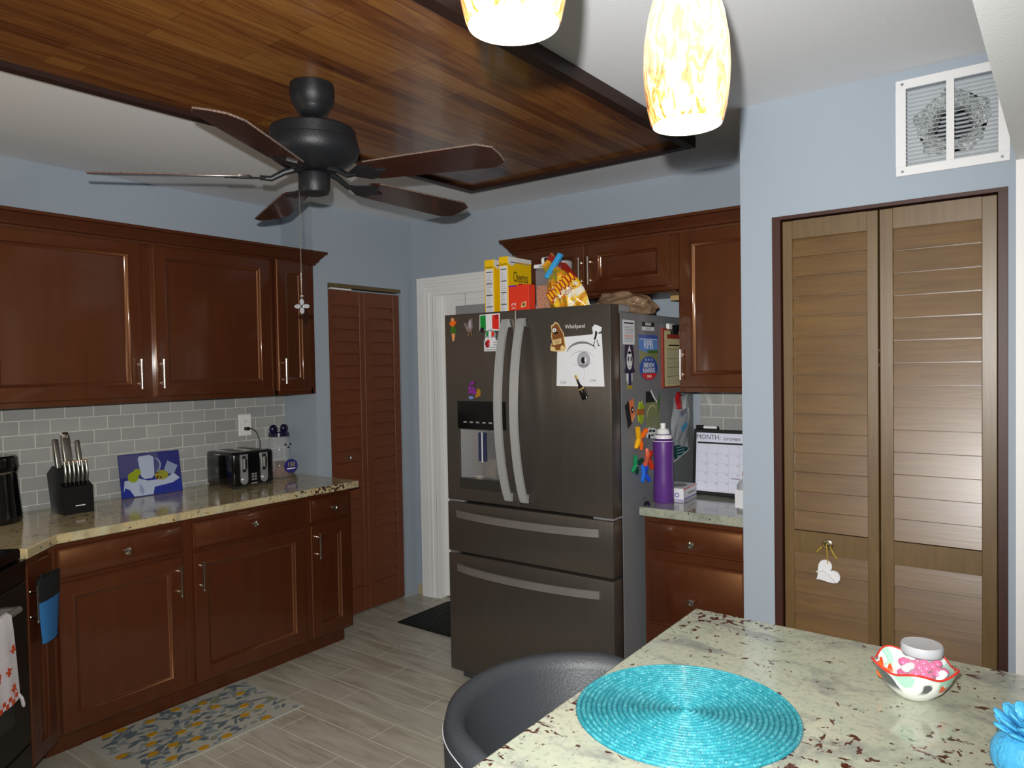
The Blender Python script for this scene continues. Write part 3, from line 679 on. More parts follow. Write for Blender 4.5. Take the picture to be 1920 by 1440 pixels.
p = [(.086*math.cos(a), .052*math.sin(a)) for a in [R(205+i*13/1.) for i in range(11)]]; b.prism(p, -.0024, -.002, FRED)
b.text('BIDEN', .030, 0, .014, -.0026, PAPER, sx=1.25); b.text('HARRIS', .030, 0, -.010, -.0026, PAPER, sx=1.25); b.text('2020', .016, 0, -.036, -.0028, PAPER, sx=1.4)
for x in (-.03, 0, .03): b.text('*', .022, x, .034, -.0026, PAPER)
b.build('badge', t)
t = side('clipboard', 'red clipboard with a long cream list, beside the tall wall cabinet', 'clipboard', -.290, 1.555)
b = MB(); b.box(-.118, .10, -.012, 0, -.145, .135, M_('red brown board', '#8c3a2c')); b.build('board', t)
b = MB(); b.box(-.104, .09, -.0126, -.012, -.138, .122, CREAM); b.box(-.075, .075, -.013, -.0126, .085, .105, M_('print red', '#a33c2e')); b.box(-.06, .06, -.013, -.0126, .05, .057, INK)
for i in range(20): b.box(-.08, .02+random.uniform(0, .06), -.0128, -.0126, .035-i*.0085, .0375-i*.0085, GINK if i % 5 else INK)
b.build('paper', t, 'cream printed list')
b = MB(); b.box(-.075, -.01, -.022, -.006, .128, .155, WPLAS, .003); b.box(-.04, .03, -.026, -.006, .105, .15, INK, .003); b.cyl((-.02, -.02, .11), (.02, -.03, .15), .004, CHROME, 8); b.build('clip', t, 'black and white clip')
t = side('bookmark_magnet', 'black and orange folded bookmark magnet on the refrigerator side', 'magnet', -.715, 1.315, SG)
b = MB(); b.prism([(-.055, .03), (-.022, .052), (.01, -.045), (-.028, -.066)], -.0015, 0, INK); b.prism([(-.02, .05), (.02, .062), (.036, -.018), (.004, -.042)], -.0025, -.0015, mat('orange pink print', '#e07a4e', .5)); b.prism([(.004, -.042), (.036, -.018), (.03, -.006), (-.002, -.024)], -.003, -.0025, SKIN)
b.disc(.008, .012, .012, .014, -.0035, -.0025, INK); b.disc(.010, .012, .004, .005, -.004, -.0035, PAPER); b.build('strip', t)
t = side('magnet', 'green and orange palm tree magnet beside the black and orange bookmark', 'magnet', -.628, 1.308, SG)
b = MB(); LG = M_('lime print', '#9aac1c'); b.box(-.034, .034, -.004, 0, -.008, .018, M_('rust print', '#a8601c')); b.prism([(-.02, .018), (-.008, .05), (.002, .03), (.014, .052), (.012, .03), (.038, .038), (.03, .018)], -.005, 0, LG); b.prism([(-.024, -.008), (.03, -.008), (.024, -.04), (.004, -.05), (-.018, -.036)], -.005, 0, LG); b.build('figure', t)
t = side('photo_card', 'olive photo card with a black torn top, hanging on the refrigerator side', 'card', -.498, 1.30)
b = MB(); b.prism([(-.072, .052), (.07, .058), (.068, -.10), (.0, -.105), (-.074, -.095)], -.0008, 0, OLIV); arc2(b, -.01, -.02, .055, .055, 40, 175, .001, .003, -.0008, CREAM); b.prism([(-.072, .10), (-.02, .10), (.045, .046), (.02, .05), (-.072, .05)], -.0012, 0, INK); b.prism([(-.03, .104), (-.016, .104), (.006, .080), (.045, .048), (.034, .046), (-.004, .074)], -.0016, -.0012, PAPER); b.prism([(.045, .045), (.075, .10), (.07, .04), (.055, -.01)], -.0014, -.0012, DGRN)
for i in range(5): b.box(-.005, .05-random.uniform(0, .02), -.001, -.0008, -.03-i*.009, -.027-i*.009, GINK)
b.build('card', t)
t = side('magnet', 'white and black outline car magnet below the olive photo card', 'magnet', -.515, 1.212, SG, .001)
b = MB(); b.prism([(-.055, -.018), (-.05, .010), (-.03, .026), (.03, .018), (.055, .006), (.055, -.026), (.03, -.03)], -.002, 0, PAPER); b.prism([(-.036, .006), (-.022, .018), (-.008, .016), (-.008, .004)], -.0025, -.002, INK); b.box(0, .03, -.0025, -.002, .002, .012, INK); b.disc(-.032, -.014, .010, .010, -.003, -.002, INK); b.disc(.032, -.020, .010, .010, -.003, -.002, INK); b.box(-.018, .016, -.0025, -.002, -.014, -.008, INK); b.build('figure', t)
# plastic bag under a red clip
t = side('plastic_packet', 'crumpled white plastic packet held by a red clip on the refrigerator side', 'packet', -.215, 1.26)
b = MB(); BAGW = mat('thin white plastic', '#aab0b4', .3, bump=.6, bs=26)
vs = []; nx, nz = 10, 16; fs = []
for i in range(nx+1):
    for k in range(nz+1):
        u_ = i/nx; v_ = k/nz; wd = .075+.03*math.sin(v_*2.2+.4); x = (u_-.5)*2*wd+(1-v_)*.02; z = .10-v_*.24+.01*math.sin(u_*5)
        vs.append((x, -.004-.014*math.sin(u_*math.pi)*math.sin(min(1, v_*1.1)*math.pi)-.003*math.sin(u_*17+v_*9), z))
b.add(vs, [(i*(nz+1)+k, (i+1)*(nz+1)+k, (i+1)*(nz+1)+k+1, i*(nz+1)+k+1) for i in range(nx) for k in range(nz)], BAGW)
b.prism([(.02, .10), (.10, .11), (.07, .07), (.05, .05)], -.006, -.004, BAGW)
b.prism([(-.02, -.045), (.045, -.02), (.05, -.045), (-.01, -.07)], -.0225, -.021, M_('cyan print', '#3f9bc6')); b.prism([(-.03, .025), (.04, .045), (.035, .02), (-.02, .005)], -.0225, -.02, M_('dull violet print', '#77788f')); b.build('packet', t, smooth=60)
t = side('bag_clip', 'deep red bag clip at the top of the white plastic packet', 'clip', -.262, 1.355, None, .012)
b = MB(); b.ball((0, -.008, 0), .036, REDD, 14, sc=(.9, .3, .95)); b.box(-.012, .02, -.02, 0, -.05, -.01, REDD, .004); b.build('clip', t)
t = side('greeting_card', 'dark teal card with white lettering below the plastic packet', 'card', -.195, 1.098)
b = MB(); b.prism([(-.095, .03), (.06, .052), (.098, -.008), (-.09, -.05)], -.0008, 0, PAPER); b.prism([(-.086, .03), (.056, .046), (.088, -.004), (-.082, -.040)], -.0012, -.0008, TEAL)
for i in range(4): b.box(-.05, .045, -.0016, -.0012, .016-i*.014, .021-i*.014, M_('pale teal', '#8fb6b8'))
b.build('card', t)
# clothes-peg style clips
def clipmag(y, z, rot, c1, c2, label, s_=1.):
    t = side('clip_magnet', label, 'clip', y, z, None); t.rotation_euler = (R(rot), 0, L90)
    t.rotation_euler = Matrix.Rotation(L90, 3, 'Z').to_4x4().to_3x3().to_euler()
    t.matrix_world = Matrix.Translation((SX, y, z)) @ Matrix.Rotation(L90, 4, 'Z') @ Matrix.Rotation(R(rot), 4, 'Y')
    for sg, c in ((-1, c1), (1, c2)):
        b = MB(); a = [(0, -.006, -.004), (sg*.014*s_, -.012, .012*s_), (sg*.034*s_, -.018, .036*s_)]
        b.tube(a, [.007*s_, .010*s_, .009*s_], c, 10); b.tube([(0, -.006, .004), (sg*.014*s_, -.010, -.016*s_), (sg*.022*s_, -.008, -.034*s_)], [.008*s_, .010*s_, .006*s_], c, 10); b.build('arm', t)
    b = MB(); b.cyl((-.004, -.008, 0), (-.004, -.022, 0), .004, CHROME, 8); b.build('spring', t)
    return t
clipmag(-.655, 1.196, 10, YLW, ORNG, 'yellow and orange butterfly-shaped clip on the refrigerator side', 1.25)
clipmag(-.572, 1.105, 200, M_('scarlet plastic', '#c2331a', .25), M_('salmon plastic', '#e0694a', .3), 'red and salmon plastic clip left of the purple bottle', 1.1)
clipmag(-.692, 1.085, 20, GRN, M_('dark green plastic', '#0c3c2c', .25), 'green plastic clip, leftmost low on the refrigerator side', 1.)
clipmag(-.612, 1.044, 185, BLU, M_('bright blue plastic', '#2f78e8', .25), 'blue plastic clip, lowest on the refrigerator side', 1.)

# ------------------------------------------------------------------ on top of the refrigerator (z=1.746)
TZ = 1.7465
def cereal(x, y, w_, d_, h_, label, text=True):
    t = thing('cereal_box', label, 'cereal box', (x, y, TZ))
    b = MB(); b.box(-w_, 0, 0, d_, 0, h_, YEL, .001)
    b.box(-w_+.006, -.006, -.0006, 0, .02, h_-.045, PAPER)
    for i in range(4): b.box(-w_+.010, -.010, -.0009, -.0006, h_-.062-i*.055, h_-.058-i*.055, INK)
    for i in range(22): b.box(-w_+.010, -.012-random.uniform(0, .014), -.0008, -.0006, h_-.075-i*.0085, h_-.073-i*.0085, GINK)
    b.text('Cheerios', .0165, -w_/2, h_-.036, -.0009, INK, sx=.8)
    if text:
        X = Matrix.Translation((0, 0, 0)) @ Matrix.Rotation(L90, 4, 'Z')
        b.text('Cheerios', .070, d_/2+.004, h_-.095, -.0009, INK, X=X, sx=.46)
        b.prism([(.0, h_-.002), (d_, h_-.002), (d_, h_-.02), (.07, h_-.02), (.03, h_-.045), (0, h_-.03)], -.0008, 0, PAPER, X=X)
        b.box(.02, d_-.02, -.0008, 0, h_-.028, h_-.024, GINK, X=X)
    b.build('carton', t)
cereal(1.590, -.775, .058, .185, .288, 'yellow Cheerios box furthest left on top of the refrigerator')
cereal(1.678, -.78, .054, .19, .294, 'yellow Cheerios box with its front panel showing beside the red carton')
t = thing('snack_carton', 'bright red snack carton marked 12 in front of the cereal box', 'carton', (1.690, -.795, TZ))
b = MB(); b.box(0, .115, 0, .05, 0, .152, RED, .001); b.box(.0, .045, -.0004, .0, .146, .1525, M_('violet print', '#6a2a9c')); b.text('12', .034, .03, .055, -.0009, PAPER, rot=R(-90)); b.prism([(.070, .045), (.098, .05), (.100, .075), (.074, .068)], -.0008, 0, TAN); b.disc(.086, .06, .008, .007, -.001, -.0008, BROWN); b.disc(.058, .153, .01, .006, .01, .03, REDD); b.build('carton', t)
# clear dispenser with cereal
t = thing('food_container', 'clear plastic cereal container with white flip lid, half full of orange cereal', 'container', (1.852, -.675, TZ))
GC = mat('smoky clear plastic', '#dfe4e8', .08, alpha=.16)
b = MB(); b.box(-.048, .048, -.07, .07, 0, .225, GC, .008); b.build('tub', t)
CER = NT('toasted orange cereal', .8); n_ = CER.noise(CER.map((1, 1, 2.2)), 90, 4, .6); CER.bump(n_, .8, .01); CERM = CER.color(CER.ramp(n_, [(.35, '#8a4512'), (.5, '#c8752a'), (.65, '#d8903c')]))
b = MB(); b.box(-.044, .044, -.066, .066, .004, .148, CERM, .006); b.build('cereal', t, 'orange cereal flakes')
b = MB(); b.box(-.052, .052, -.074, .074, .226, .244, WPLAS, .004); b.box(-.02, .035, -.06, -.005, .244, .276, WPLAS, .006); b.box(.002, .024, -.062, -.059, .252, .272, INK); b.box(-.02, .02, -.0755, -.074, .230, .236, GINK); b.build('lid', t, 'white flip lid')
t = thing('drinking_cup', 'translucent grey cup standing behind the crisp bag', 'cup', (1.838, -.548, TZ))
MB().lathe([(.0, 0), (.036, 0), (.040, .20), (.044, .27), (.038, .278), (.0, .278)], n=28, m=mat('frosted cup', '#a3a5a6', .3)).build('cup', t)
# popcorn bag
t = thing('popcorn_bag', 'puffy yellow and orange popcorn bag folded over and leaning left', 'snack bag', (2.024, -.775, TZ+.002))
def puffy(b, w_, h_, d_, m, shear=0., nx=26, nz=30, top=.35, seed=1, X=None, wr=.006):
    rnd = random.Random(seed); ph = [rnd.uniform(0, 6) for _ in range(8)]; vs = []; fs = []; row = nz+1
    for side_ in (-1, 1):
        for i in range(nx+1):
            for k in range(nz+1):
                u_ = i/nx*2-1; v_ = k/nz; wd = w_*(1-(1-top)*max(0, (v_-.35)/.65)**1.5)*(.94+.06*min(1, v_*6))
                x = u_*wd/2+shear*v_*h_; z = v_*h_*(1-.03*u_*u_)
                pr = max(0, 1-abs(u_)**2.6)*max(0, math.sin(math.pi*min(1, v_*.96+.06)))**.5
                wr_ = wr*(math.sin(u_*9+v_*13+ph[0])+math.sin(u_*17-v_*7+ph[1])*.6+math.sin(v_*25+u_*4+ph[2])*.5)
                vs.append((x, side_*(d_/2*pr+.001)+wr_*pr, z))
    n0 = (nx+1)*row
    for s_ in (0, 1):
        for i in range(nx):
            for k in range(nz):
                a = s_*n0+i*row+k; q = (a, a+row, a+row+1, a+1); fs.append(q if s_ == 0 else q[::-1])
    b.add(vs, fs, m, X)
def bagmat():
    s = NT('printed crisp bag', .22, coat=.5)
    v = s.map(rot=(0, R(-32), 0)); n = s.noise(v, 11, 3, .5, 1.); sep = s.t.nodes.new('ShaderNodeSeparateXYZ'); s.l(v, sep.inputs[0])
    c = s.ramp(n, [(.38, '#e9e3cf'), (.44, '#f2c52e'), (.52, '#d9851c'), (.60, '#7c8e1f'), (.66, '#eee7d2')])
    band = s.ramp(s.math('ADD', sep.outputs[2], s.math('MULTIPLY', n, .03)), [(.165, 0.), (.168, 1.), (.195, 1.), (.20, 0.)])
    c = s.mix(band, c, '#8e2318')
    s.bump(s.noise(s.map(), 30, 3), .5, .01)
    return s.color(c)
BG = bagmat()
b = MB(); X = None
puffy(b, .205, .235, .085, BG, -.30, seed=3, X=X, top=.42)
b.build('bag', t, smooth=70)
b = MB()
# rounded yellow letter shapes outlined in red across the bag
X2 = Matrix.Translation((-.030, .016, .122)) @ Matrix.Rotation(R(-38), 4, 'Y')
for i in range(9):
    x = -.075+i*.018; h_ = .022 if i % 3 else .028; yb = -.0655+.30*(x+.008)**2+abs(x)*.12
    b.disc(x, 0+.004*math.sin(i*2), .0095, h_+.003, yb-.003, yb, REDD, 14, X=X2); b.disc(x, .004*math.sin(i*2), .0062, h_-.003, yb-.004, yb-.003, YLW, 14, X=X2)
b.text('POPCORN', .022, .010, -.048, -.066, REDD, X=X2); b.build('print', t, 'yellow lettering with red outline')
b = MB(); X3 = Matrix.Translation((-.080, -.020, .218)) @ Matrix.Rotation(R(-52), 4, 'Y'); b.box(-.064, .064, -.014, .012, -.011, .011, M_('sky blue plastic clip', '#3aa2dc', .3), .004, X=X3); b.build('clip', t, 'blue bag clip')
b = MB(); X4 = Matrix.Translation((-.098, -.014, .224)) @ Matrix.Rotation(R(-52), 4, 'Y'); b.prism([(-.04, 0), (.04, 0), (.045, .03), (-.03, .035)], -.006, .006, BG, X=X4); b.build('folded_top', t)
# brown plastic bag
t = thing('plastic_bag', 'crumpled brown plastic carrier bag on the refrigerator top', 'bag', (2.11, -.47, TZ+.001))
b = MB(); bb = bmesh.new(); bmesh.ops.create_icosphere(bb, subdivisions=5, radius=1)
from mathutils import noise as mn
for v in bb.verts:
    c = v.co.copy(); n_ = mn.ridged_multi_fractal(c*1.3+Vector((3, 1, 2)), 1., 2.2, 4, 1., 1.)*.12+mn.noise(c*3.)*.12
    c *= (.80+n_); x = c.x*.205; y = c.y*.14-c.x*.05; z = max(0, (c.z+.6)*.072*(1.05-.35*max(0, abs(c.x)-.3))); v.co = (x, y, z)
b.bm(bb, mat('shiny brown plastic', '#8b7159', .22, coat=.3, bump=.5, bs=30)); b.build('bag', t, smooth=80)

# ------------------------------------------------------------------ right counter
CZ = .9065
t = thing('water_bottle', 'purple metal water bottle with white sport cap', 'bottle', (2.337, -.53, CZ))
MB().lathe([(0, 0), (.042, 0), (.0455, .006), (.0445, .10), (.0425, .16), (.0435, .20), (.046, .262), (.043, .275), (.036, .283), (.034, .285), (.034, .305), (0, .305)], n=40, m=PURP).build('body', t)
b = MB(); b.lathe([(.0, .2855), (.0385, .2855), (.039, .291), (.036, .299), (.030, .306), (.028, .318), (.022, .327), (.012, .329), (.011, .34), (.013, .343), (.012, .352), (0, .353)], n=32, m=WPLAS); b.build('cap', t, 'white sport cap')
b = MB(); b.lathe([(.0466, .272), (.0466, .275)], n=32, m=WPLAS); b.olathe([(.0395, .285), (.0400, .286), (.0395, .287)], n=32, m=WPLAS); b.build('rim_band', t)
t = thing('tissue_box', 'flat white and purple tissue box behind the purple bottle', 'box', (2.412, -.488, CZ), R(4))
b = MB(); b.box(-.105, 0, 0, .18, 0, .058, PAPER, .001)
X = Matrix.Rotation(L90, 4, 'Z'); LAV = M_('lavender print', '#8a74b8'); b.box(.002, .178, -.0006, 0, .006, .013, LAV, X=X); b.box(.06, .15, -.0006, 0, .026, .034, GINK, X=X); b.box(.001, .179, -.0006, 0, .052, .057, FRED, X=X); b.disc(.165, .032, .004, .012, -.0006, 0, LAV, X=X)
b.disc(-.03, .028, .011, .011, -.0006, 0, LAV); b.disc(-.03, .028, .006, .006, -.0009, -.0006, PAPER); b.box(-.104, -.001, -.0006, 0, .004, .009, LAV)
b.build('carton', t)
MB().poly([(-.053+.035*math.cos(a), .09+.05*math.sin(a)) for a in [i*math.pi/12 for i in range(24)]], .0582, .0588, GINK).build('opening', t)
# calendar
t = thing('calendar_board', 'black framed dry-erase month calendar leaning on the counter', 'calendar', (2.372, -.295, CZ+.004), 0, None, (R(-5), 0, 0))
b = MB(); b.box(0, .385, 0, .014, 0, .305, BLACKM, .003); b.build('frame', t)
b = MB(); b.box(.016, .37, -.0015, -.0002, .018, .288, mat('glossy whiteboard', '#d9dcec', .2)); b.text('MONTH:', .031, .074, .268, -.0018, M_('slate ink', '#3c4052'), sx=.95); b.text('SEPTEMBER', .016, .185, .262, -.0018, INK)
b.box(.022, .37, -.0018, -.0015, .238, .246, INK)
for i in range(8): b.box(.022+i*.050, .0226+i*.050, -.0018, -.0015, .022, .238, GINK)
for i in range(5): b.box(.022, .37, -.0018, -.0015, .022+i*.043, .0226+i*.043, GINK)
n_ = 0
for r_ in range(5):
    for c_ in range(7):
        n_ += 1
        if n_ > 2 and n_-2 <= 30: b.text(str(n_-2), .009, .064+c_*.050, .229-r_*.043, -.0018, INK)
b.box(.185, .225, -.0018, -.0015, .083, .086, INK); b.build('sheet', t, 'white month grid')
t = thing('marker', 'white marker with black cap lying on top of the calendar frame', 'marker', (2.385, -.264, CZ+.3165))
b = MB(); b.cyl((0, 0, .0), (.036, 0, .0), .0095, INK, 14); b.cyl((.036, 0, 0), (.100, 0, 0), .0065, WPLAS, 14); b.cyl((.10, 0, 0), (.106, 0, 0), .0065, INK, 14); b.build('marker', t)
t = thing('spray_bottle', 'clear bottle with white label at the closet wall corner', 'bottle', (2.704, -.52, CZ))
b = MB(); b.lathe([(0, 0), (.036, 0), (.038, .006), (.038, .10), (.030, .12), (.014, .132), (.014, .142), (0, .142)], n=28, m=mat('cloudy clear plastic', '#c3c6c8', .15, alpha=.5)); b.build('body', t)
b = MB(); b.box(-.026, .026, -.0005, .0, .012, .088, PAPER, X=Matrix.Translation((-.012, -.038, 0)) @ Matrix.Rotation(R(-14), 4, 'Z')); b.build('label', t, 'white paper label')
b = MB(); b.lathe([(0, .1425), (.016, .1425), (.016, .16), (.006, .164), (.006, .185), (0, .186)], n=20, m=ORNG); b.build('pump', t, 'orange cap')
t = thing('binder_clip', 'small black and silver clip at the left edge of the small counter', 'clip', (2.306, -.640, CZ))
b = MB(); b.prism([(-.010, 0), (.014, 0), (.006, .018), (-.002, .018)], -.012, .012, BLACKP); b.build('body', t); b = MB(); b.tube([(-.002, -.008, .016), (-.012, -.012, .03), (-.006, 0, .034), (-.002, .008, .016)], .0015, CHROME, 6); b.build('wire_arm', t)

# ------------------------------------------------------------------ outlet, left counter
t = thing('wall_outlet', 'white wall outlet on the grey tiles above the toaster', 'outlet', (.0055, -1.093, 1.212), L90)
b = MB(); b.rings(-.04, .04, -.062, .062, [(0, -.003), (.003, -.006)], WPLAS); b.build('cover_plate', t)
for z in (.02, -.022):
    b = MB(); b.disc(0, z, .017, .016, -.0075, -.006, WPLAS); b.box(-.007, -.005, -.0078, -.0074, z-.002, z+.008, INK); b.box(.005, .007, -.0078, -.0074, z-.002, z+.008, INK); b.build('socket', t)
# toaster
t = thing('toaster', 'black four-slice toaster with silver levers', 'toaster', (.325, -1.375, CZ), L90)
b = MB(); b.box(0, .245, 0, .255, .012, .19, BLACKP, .016, seg=3); b.build('body', t)
b = MB()
for x in (.05, .148): b.box(x, x+.05, .03, .225, .1885, .1915, CHROME, .001); b.box(x+.006, x+.020, .04, .215, .1917, .192, INK); b.box(x+.028, x+.042, .04, .215, .1917, .192, INK)
b.build('slot_plate', t, 'polished slot plates')
for x in (.062, .182):
    b = MB(); p = [(x+.022*math.cos(R(a)), .042+.022*math.sin(R(a))) for a in range(180, 361, 20)]+[(x+.022, .178), (x-.022, .178)]
    b.prism(p, -.004, 0, SILV); b.box(x-.010, x+.010, -.006, -.003, .085, .170, INK); b.box(x-.008, x+.008, -.022, -.004, .10, .158, CHROME, .003)
    lv = b.build('lever', t, 'silver lever track'); MB().lathe([(0, 0), (.014, 0), (.013, .012), (0, .013)], n=20, m=SILV, X=Matrix.Translation((x, -.004, .045)) @ Matrix.Rotation(R(90), 4, 'X')).build('dial', lv)
b = MB()
for r_ in range(3):
    for c_ in range(2): b.box(.107+c_*.017, .120+c_*.017, -.003, 0, .036+r_*.014, .046+r_*.014, SILV, .001)
b.box(.104, .140, -.001, 0, .018, .024, GINK); b.build('buttons', t)
for x, y in ((.02, .02), (.225, .02), (.02, .235), (.225, .235)): MB().cyl((x, y, 0), (x, y, .013), .010, BLACKM, 12).build('foot', t)
b = MB(); base = Vector((.325, -1.375, CZ))
def Lp(x, y, z): return (y-base.y, base.x-x, z-base.z)
pts = [Lp(.026, -1.085, 1.190), Lp(.05, -1.075, 1.192), Lp(.07, -1.06, 1.17), Lp(.085, -1.05, 1.12), Lp(.08, -1.045, 1.05), Lp(.06, -1.06, .96), Lp(.062, -1.10, .93), Lp(.069, -1.14, .93)]
sm = []
for i in range(len(pts)-1):
    for k in range(4): sm.append(Vector(pts[i]).lerp(Vector(pts[i+1]), k/4))
b.tube(sm+[pts[-1]], .0032, BLACKM, 8); b.box(*sorted((Lp(0, -1.105, 0)[0], Lp(0, -1.080, 0)[0])), *sorted((Lp(.040, 0, 0)[1], Lp(.014, 0, 0)[1])), 1.182-CZ, 1.200-CZ, BLACKM, .003); b.build('power_cord', t, 'black cord plugged into the outlet')
# bear shaped jar
t = thing('bear_jar', 'clear bear-shaped jar with purple lid and cookies inside, behind the toaster', 'jar', (.135, -.958, CZ), L90)
JG = mat('clear jar plastic', '#dfe6ea', .05, alpha=.14)
b = MB(); b.lathe([(0, 0), (.066, 0), (.074, .01), (.078, .05), (.074, .10), (.060, .125), (.062, .15), (.066, .175), (.062, .20), (.052, .222), (.05, .235)], n=36, m=JG); 
for s_ in (-1, 1): b.ball((s_*.066, -.03, .07), .024, JG, 12, sc=(.7, .8, 1.5))
b.build('body', t)
b = MB(); b.lathe([(0, .004), (.064, .004), (.072, .02), (.073, .045), (.06, .075), (.03, .088), (0, .09)], n=28, m=mat('brown cookies', '#6b4526', .8, var=.4, vs=60, bump=.8, bs=70)); b.build('cookies', t, 'brown animal cookies')
LID = mat('dark purple lid', '#1c1738', .2, coat=.3)
b = MB(); b.lathe([(0, .262), (.05, .262), (.058, .256), (.059, .236), (0, .236)], n=36, m=LID)
for s_ in (-1, 1): b.ball((s_*.036, 0, .278), .026, LID, 14, sc=(1, .8, 1))
b.build('lid', t, 'dark purple lid with round ears')
b = MB(); X = Matrix.Translation((.0, 0, 0)) @ Matrix.Rotation(R(-5), 4, 'Z'); b.disc(.018, .066, .044, .040, -.0835, -.079, M_('violet label', '#33307e'), 28); b.text('150', .036, .018, .074, -.0842, M_('label gold', '#c9b23a')); b.box(-.010, .046, -.0842, -.0835, .048, .055, PAPER); b.build('label', t, 'round violet label')
b = MB(); b.ball((-.004, -.066, .19), .006, INK, 10); b.ball((.034, -.060, .19), .006, INK, 10); b.ball((.014, -.068, .174), .006, INK, 10); b.build('face', t)
# still-life board
t = thing('cutting_board', 'glass board painted with a white jug and green apples, leaning on the tiles', 'picture', (.085, -1.826, CZ), R(88), None, (R(-10), 0, R(86)))
b = MB(); DB = M_('painting indigo', '#2c2f74', .2); b.box(0, .30, 0, .006, 0, .215, DB, .002); BB = M_('painting slate', '#4a4a78', .2)
b.prism([(.002, .10), (.002, .21), (.19, .21), (.20, .12)], -.0004, 0, BB); b.prism([(0.002, .004), (.002, .07), (.1, .085), (.298, .07), (.298, .004)], -.0005, 0, M_('painting blue', '#1f2f8a', .2))
WJ = M_('painting white', '#aab6cc', .2); WJ2 = M_('painting pale', '#8796b4', .2)
b.prism([(.10, .10), (.092, .19), (.10, .2), (.15, .202), (.168, .19), (.165, .10), (.15, .085), (.115, .085)], -.001, 0, WJ); arc2(b, .17, .15, .028, .034, -80, 80, .002, .004, -.0006, WJ2)
b.prism([(.01, .03), (.02, .085), (.09, .09), (.13, .075), (.22, .075), (.26, .10), (.29, .07), (.25, .05), (.16, .04), (.15, .004), (.06, .004), (.04, .04), (.02, .05)], -.0012, 0, WJ)
b.prism([(.21, .11), (.235, .165), (.285, .135), (.26, .09)], -.0011, 0, WJ2); b.prism([(.09, .07), (.11, .03), (.10, .004), (.085, .03)], -.0014, -.0012, WJ2)
b.disc(.062, .10, .026, .026, -.0016, 0, M_('apple green', '#8b9a1c', .25)); b.disc(.082, .122, .018, .018, -.0015, 0, MC['apple green'])
b.disc(.20, .095, .034, .024, -.0016, 0, M_('olive fruit', '#8d8a2e', .3))
for i in range(12): b.disc(.20+random.uniform(-.026, .026), .097+random.uniform(-.015, .015), .006, .005, -.002, -.0016, M_('fig red', '#7a4028', .3) if i % 2 else MC['apple green'], 8)
b.build('board', t)
# knife block
KX, KY = .275, -2.158
t = thing('knife_block', 'black knife block with a step for steak knives', 'knife block', (KX, KY, CZ), L90)
b = MB(); sidep = [(0, 0), (.135, 0), (.175, .17), (.115, .208), (.062, .195), (.048, .135), (.008, .118)]
vs = [(0, y, z) for y, z in sidep]+[(.122, y, z) for y, z in sidep]; n = len(sidep)
b.add(vs, [list(range(n)), [n+i for i in range(n)][::-1]]+[(i, n+i, n+(i+1) % n, (i+1) % n) for i in range(n)], mat('black stained wood', '#0e0e10', .35)); b.box(.045, .085, -.0008, 0, .033, .037, WPLAS); b.build('block', t)
KH = mat('satin steel handle', '#8f8d86', .3, .9)
def wld(x, y, z): return (KX-y, KY+x, CZ+z)
k0 = None
for i in range(6):
    X = (0.018+i*.0175)
    if i == 0:
        k0 = thing('steak_knife', '', 'knife', wld(X, .028, .138), L90, 'steak knives in the lower row of the knife block')
        b = MB(); b.tube([(0, 0, 0), (0, -.006, .03), (0, -.003, .06), (0, .004, .088)], [.0045, .0062, .0058, .0062], KH, 10); b.ball((0, .005, .089), .0066, mat('copper rivet end', '#c08a64', .3, .8), 8); b.build('handle', k0)
        MB().box(-.0008, .0008, -.006, .006, -.05, 0, CHROME).build('blade', k0); kk = k0
    else: kk = copy_tree(k0); kk.location = wld(X, .028, .138)
    kk['label'] = 'steel steak knife handle, ' + ['leftmost', 'second from left', 'third from left', 'third from right', 'second from right', 'rightmost'][i] + ' in the front row of the block'
def big_knife(x, y, z, L, wd, label, cap=False):
    t = thing('kitchen_knife', label, 'knife', wld(x, y, z), L90, 'large handles standing out of the knife block'); t.rotation_euler = (R(-14), 0, L90)
    b = MB(); b.box(-wd/2, wd/2, -.011, .011, 0, L, KH, .006, seg=3)
    if cap: b.box(-wd/2*.8, wd/2*.8, -.012, .012, L-.02, L+.012, CHROME, .006, seg=2)
    b.build('handle', t); MB().box(-.009, .009, -.001, .001, -.08, 0, CHROME).build('blade', t)
big_knife(.015, .085, .195, .135, .024, 'large steel knife handle at the left back of the knife block')
big_knife(.062, .10, .20, .145, .038, 'wide steel shears handle in the middle of the knife block', True)
big_knife(.105, .085, .195, .122, .020, 'slim steel knife handle at the right back of the knife block')
# black appliance at the edge
t = thing('countertop_appliance', 'glossy black rounded appliance at the left edge of the counter', 'appliance', (.17, -2.402, CZ))
b = MB(); b.lathe([(0, 0), (.112, 0), (.116, .008), (.115, .03), (.104, .15), (.100, .215), (0, .216)], n=40, m=BLACKP); b.build('body', t)
b = MB(); b.lathe([(0, .217), (.104, .217), (.107, .235), (.104, .272), (.095, .28), (0, .282)], n=40, m=BLACKP); b.build('lid', t)
b = MB(); b.olathe([(.101, .208), (.103, .211), (.103, .215), (.101, .217)], n=40, m=CHROME); b.build('trim_ring', t); b = MB(); b.ball((.08, -.06, .215), .012, CHROME, 10); b.build('button', t)

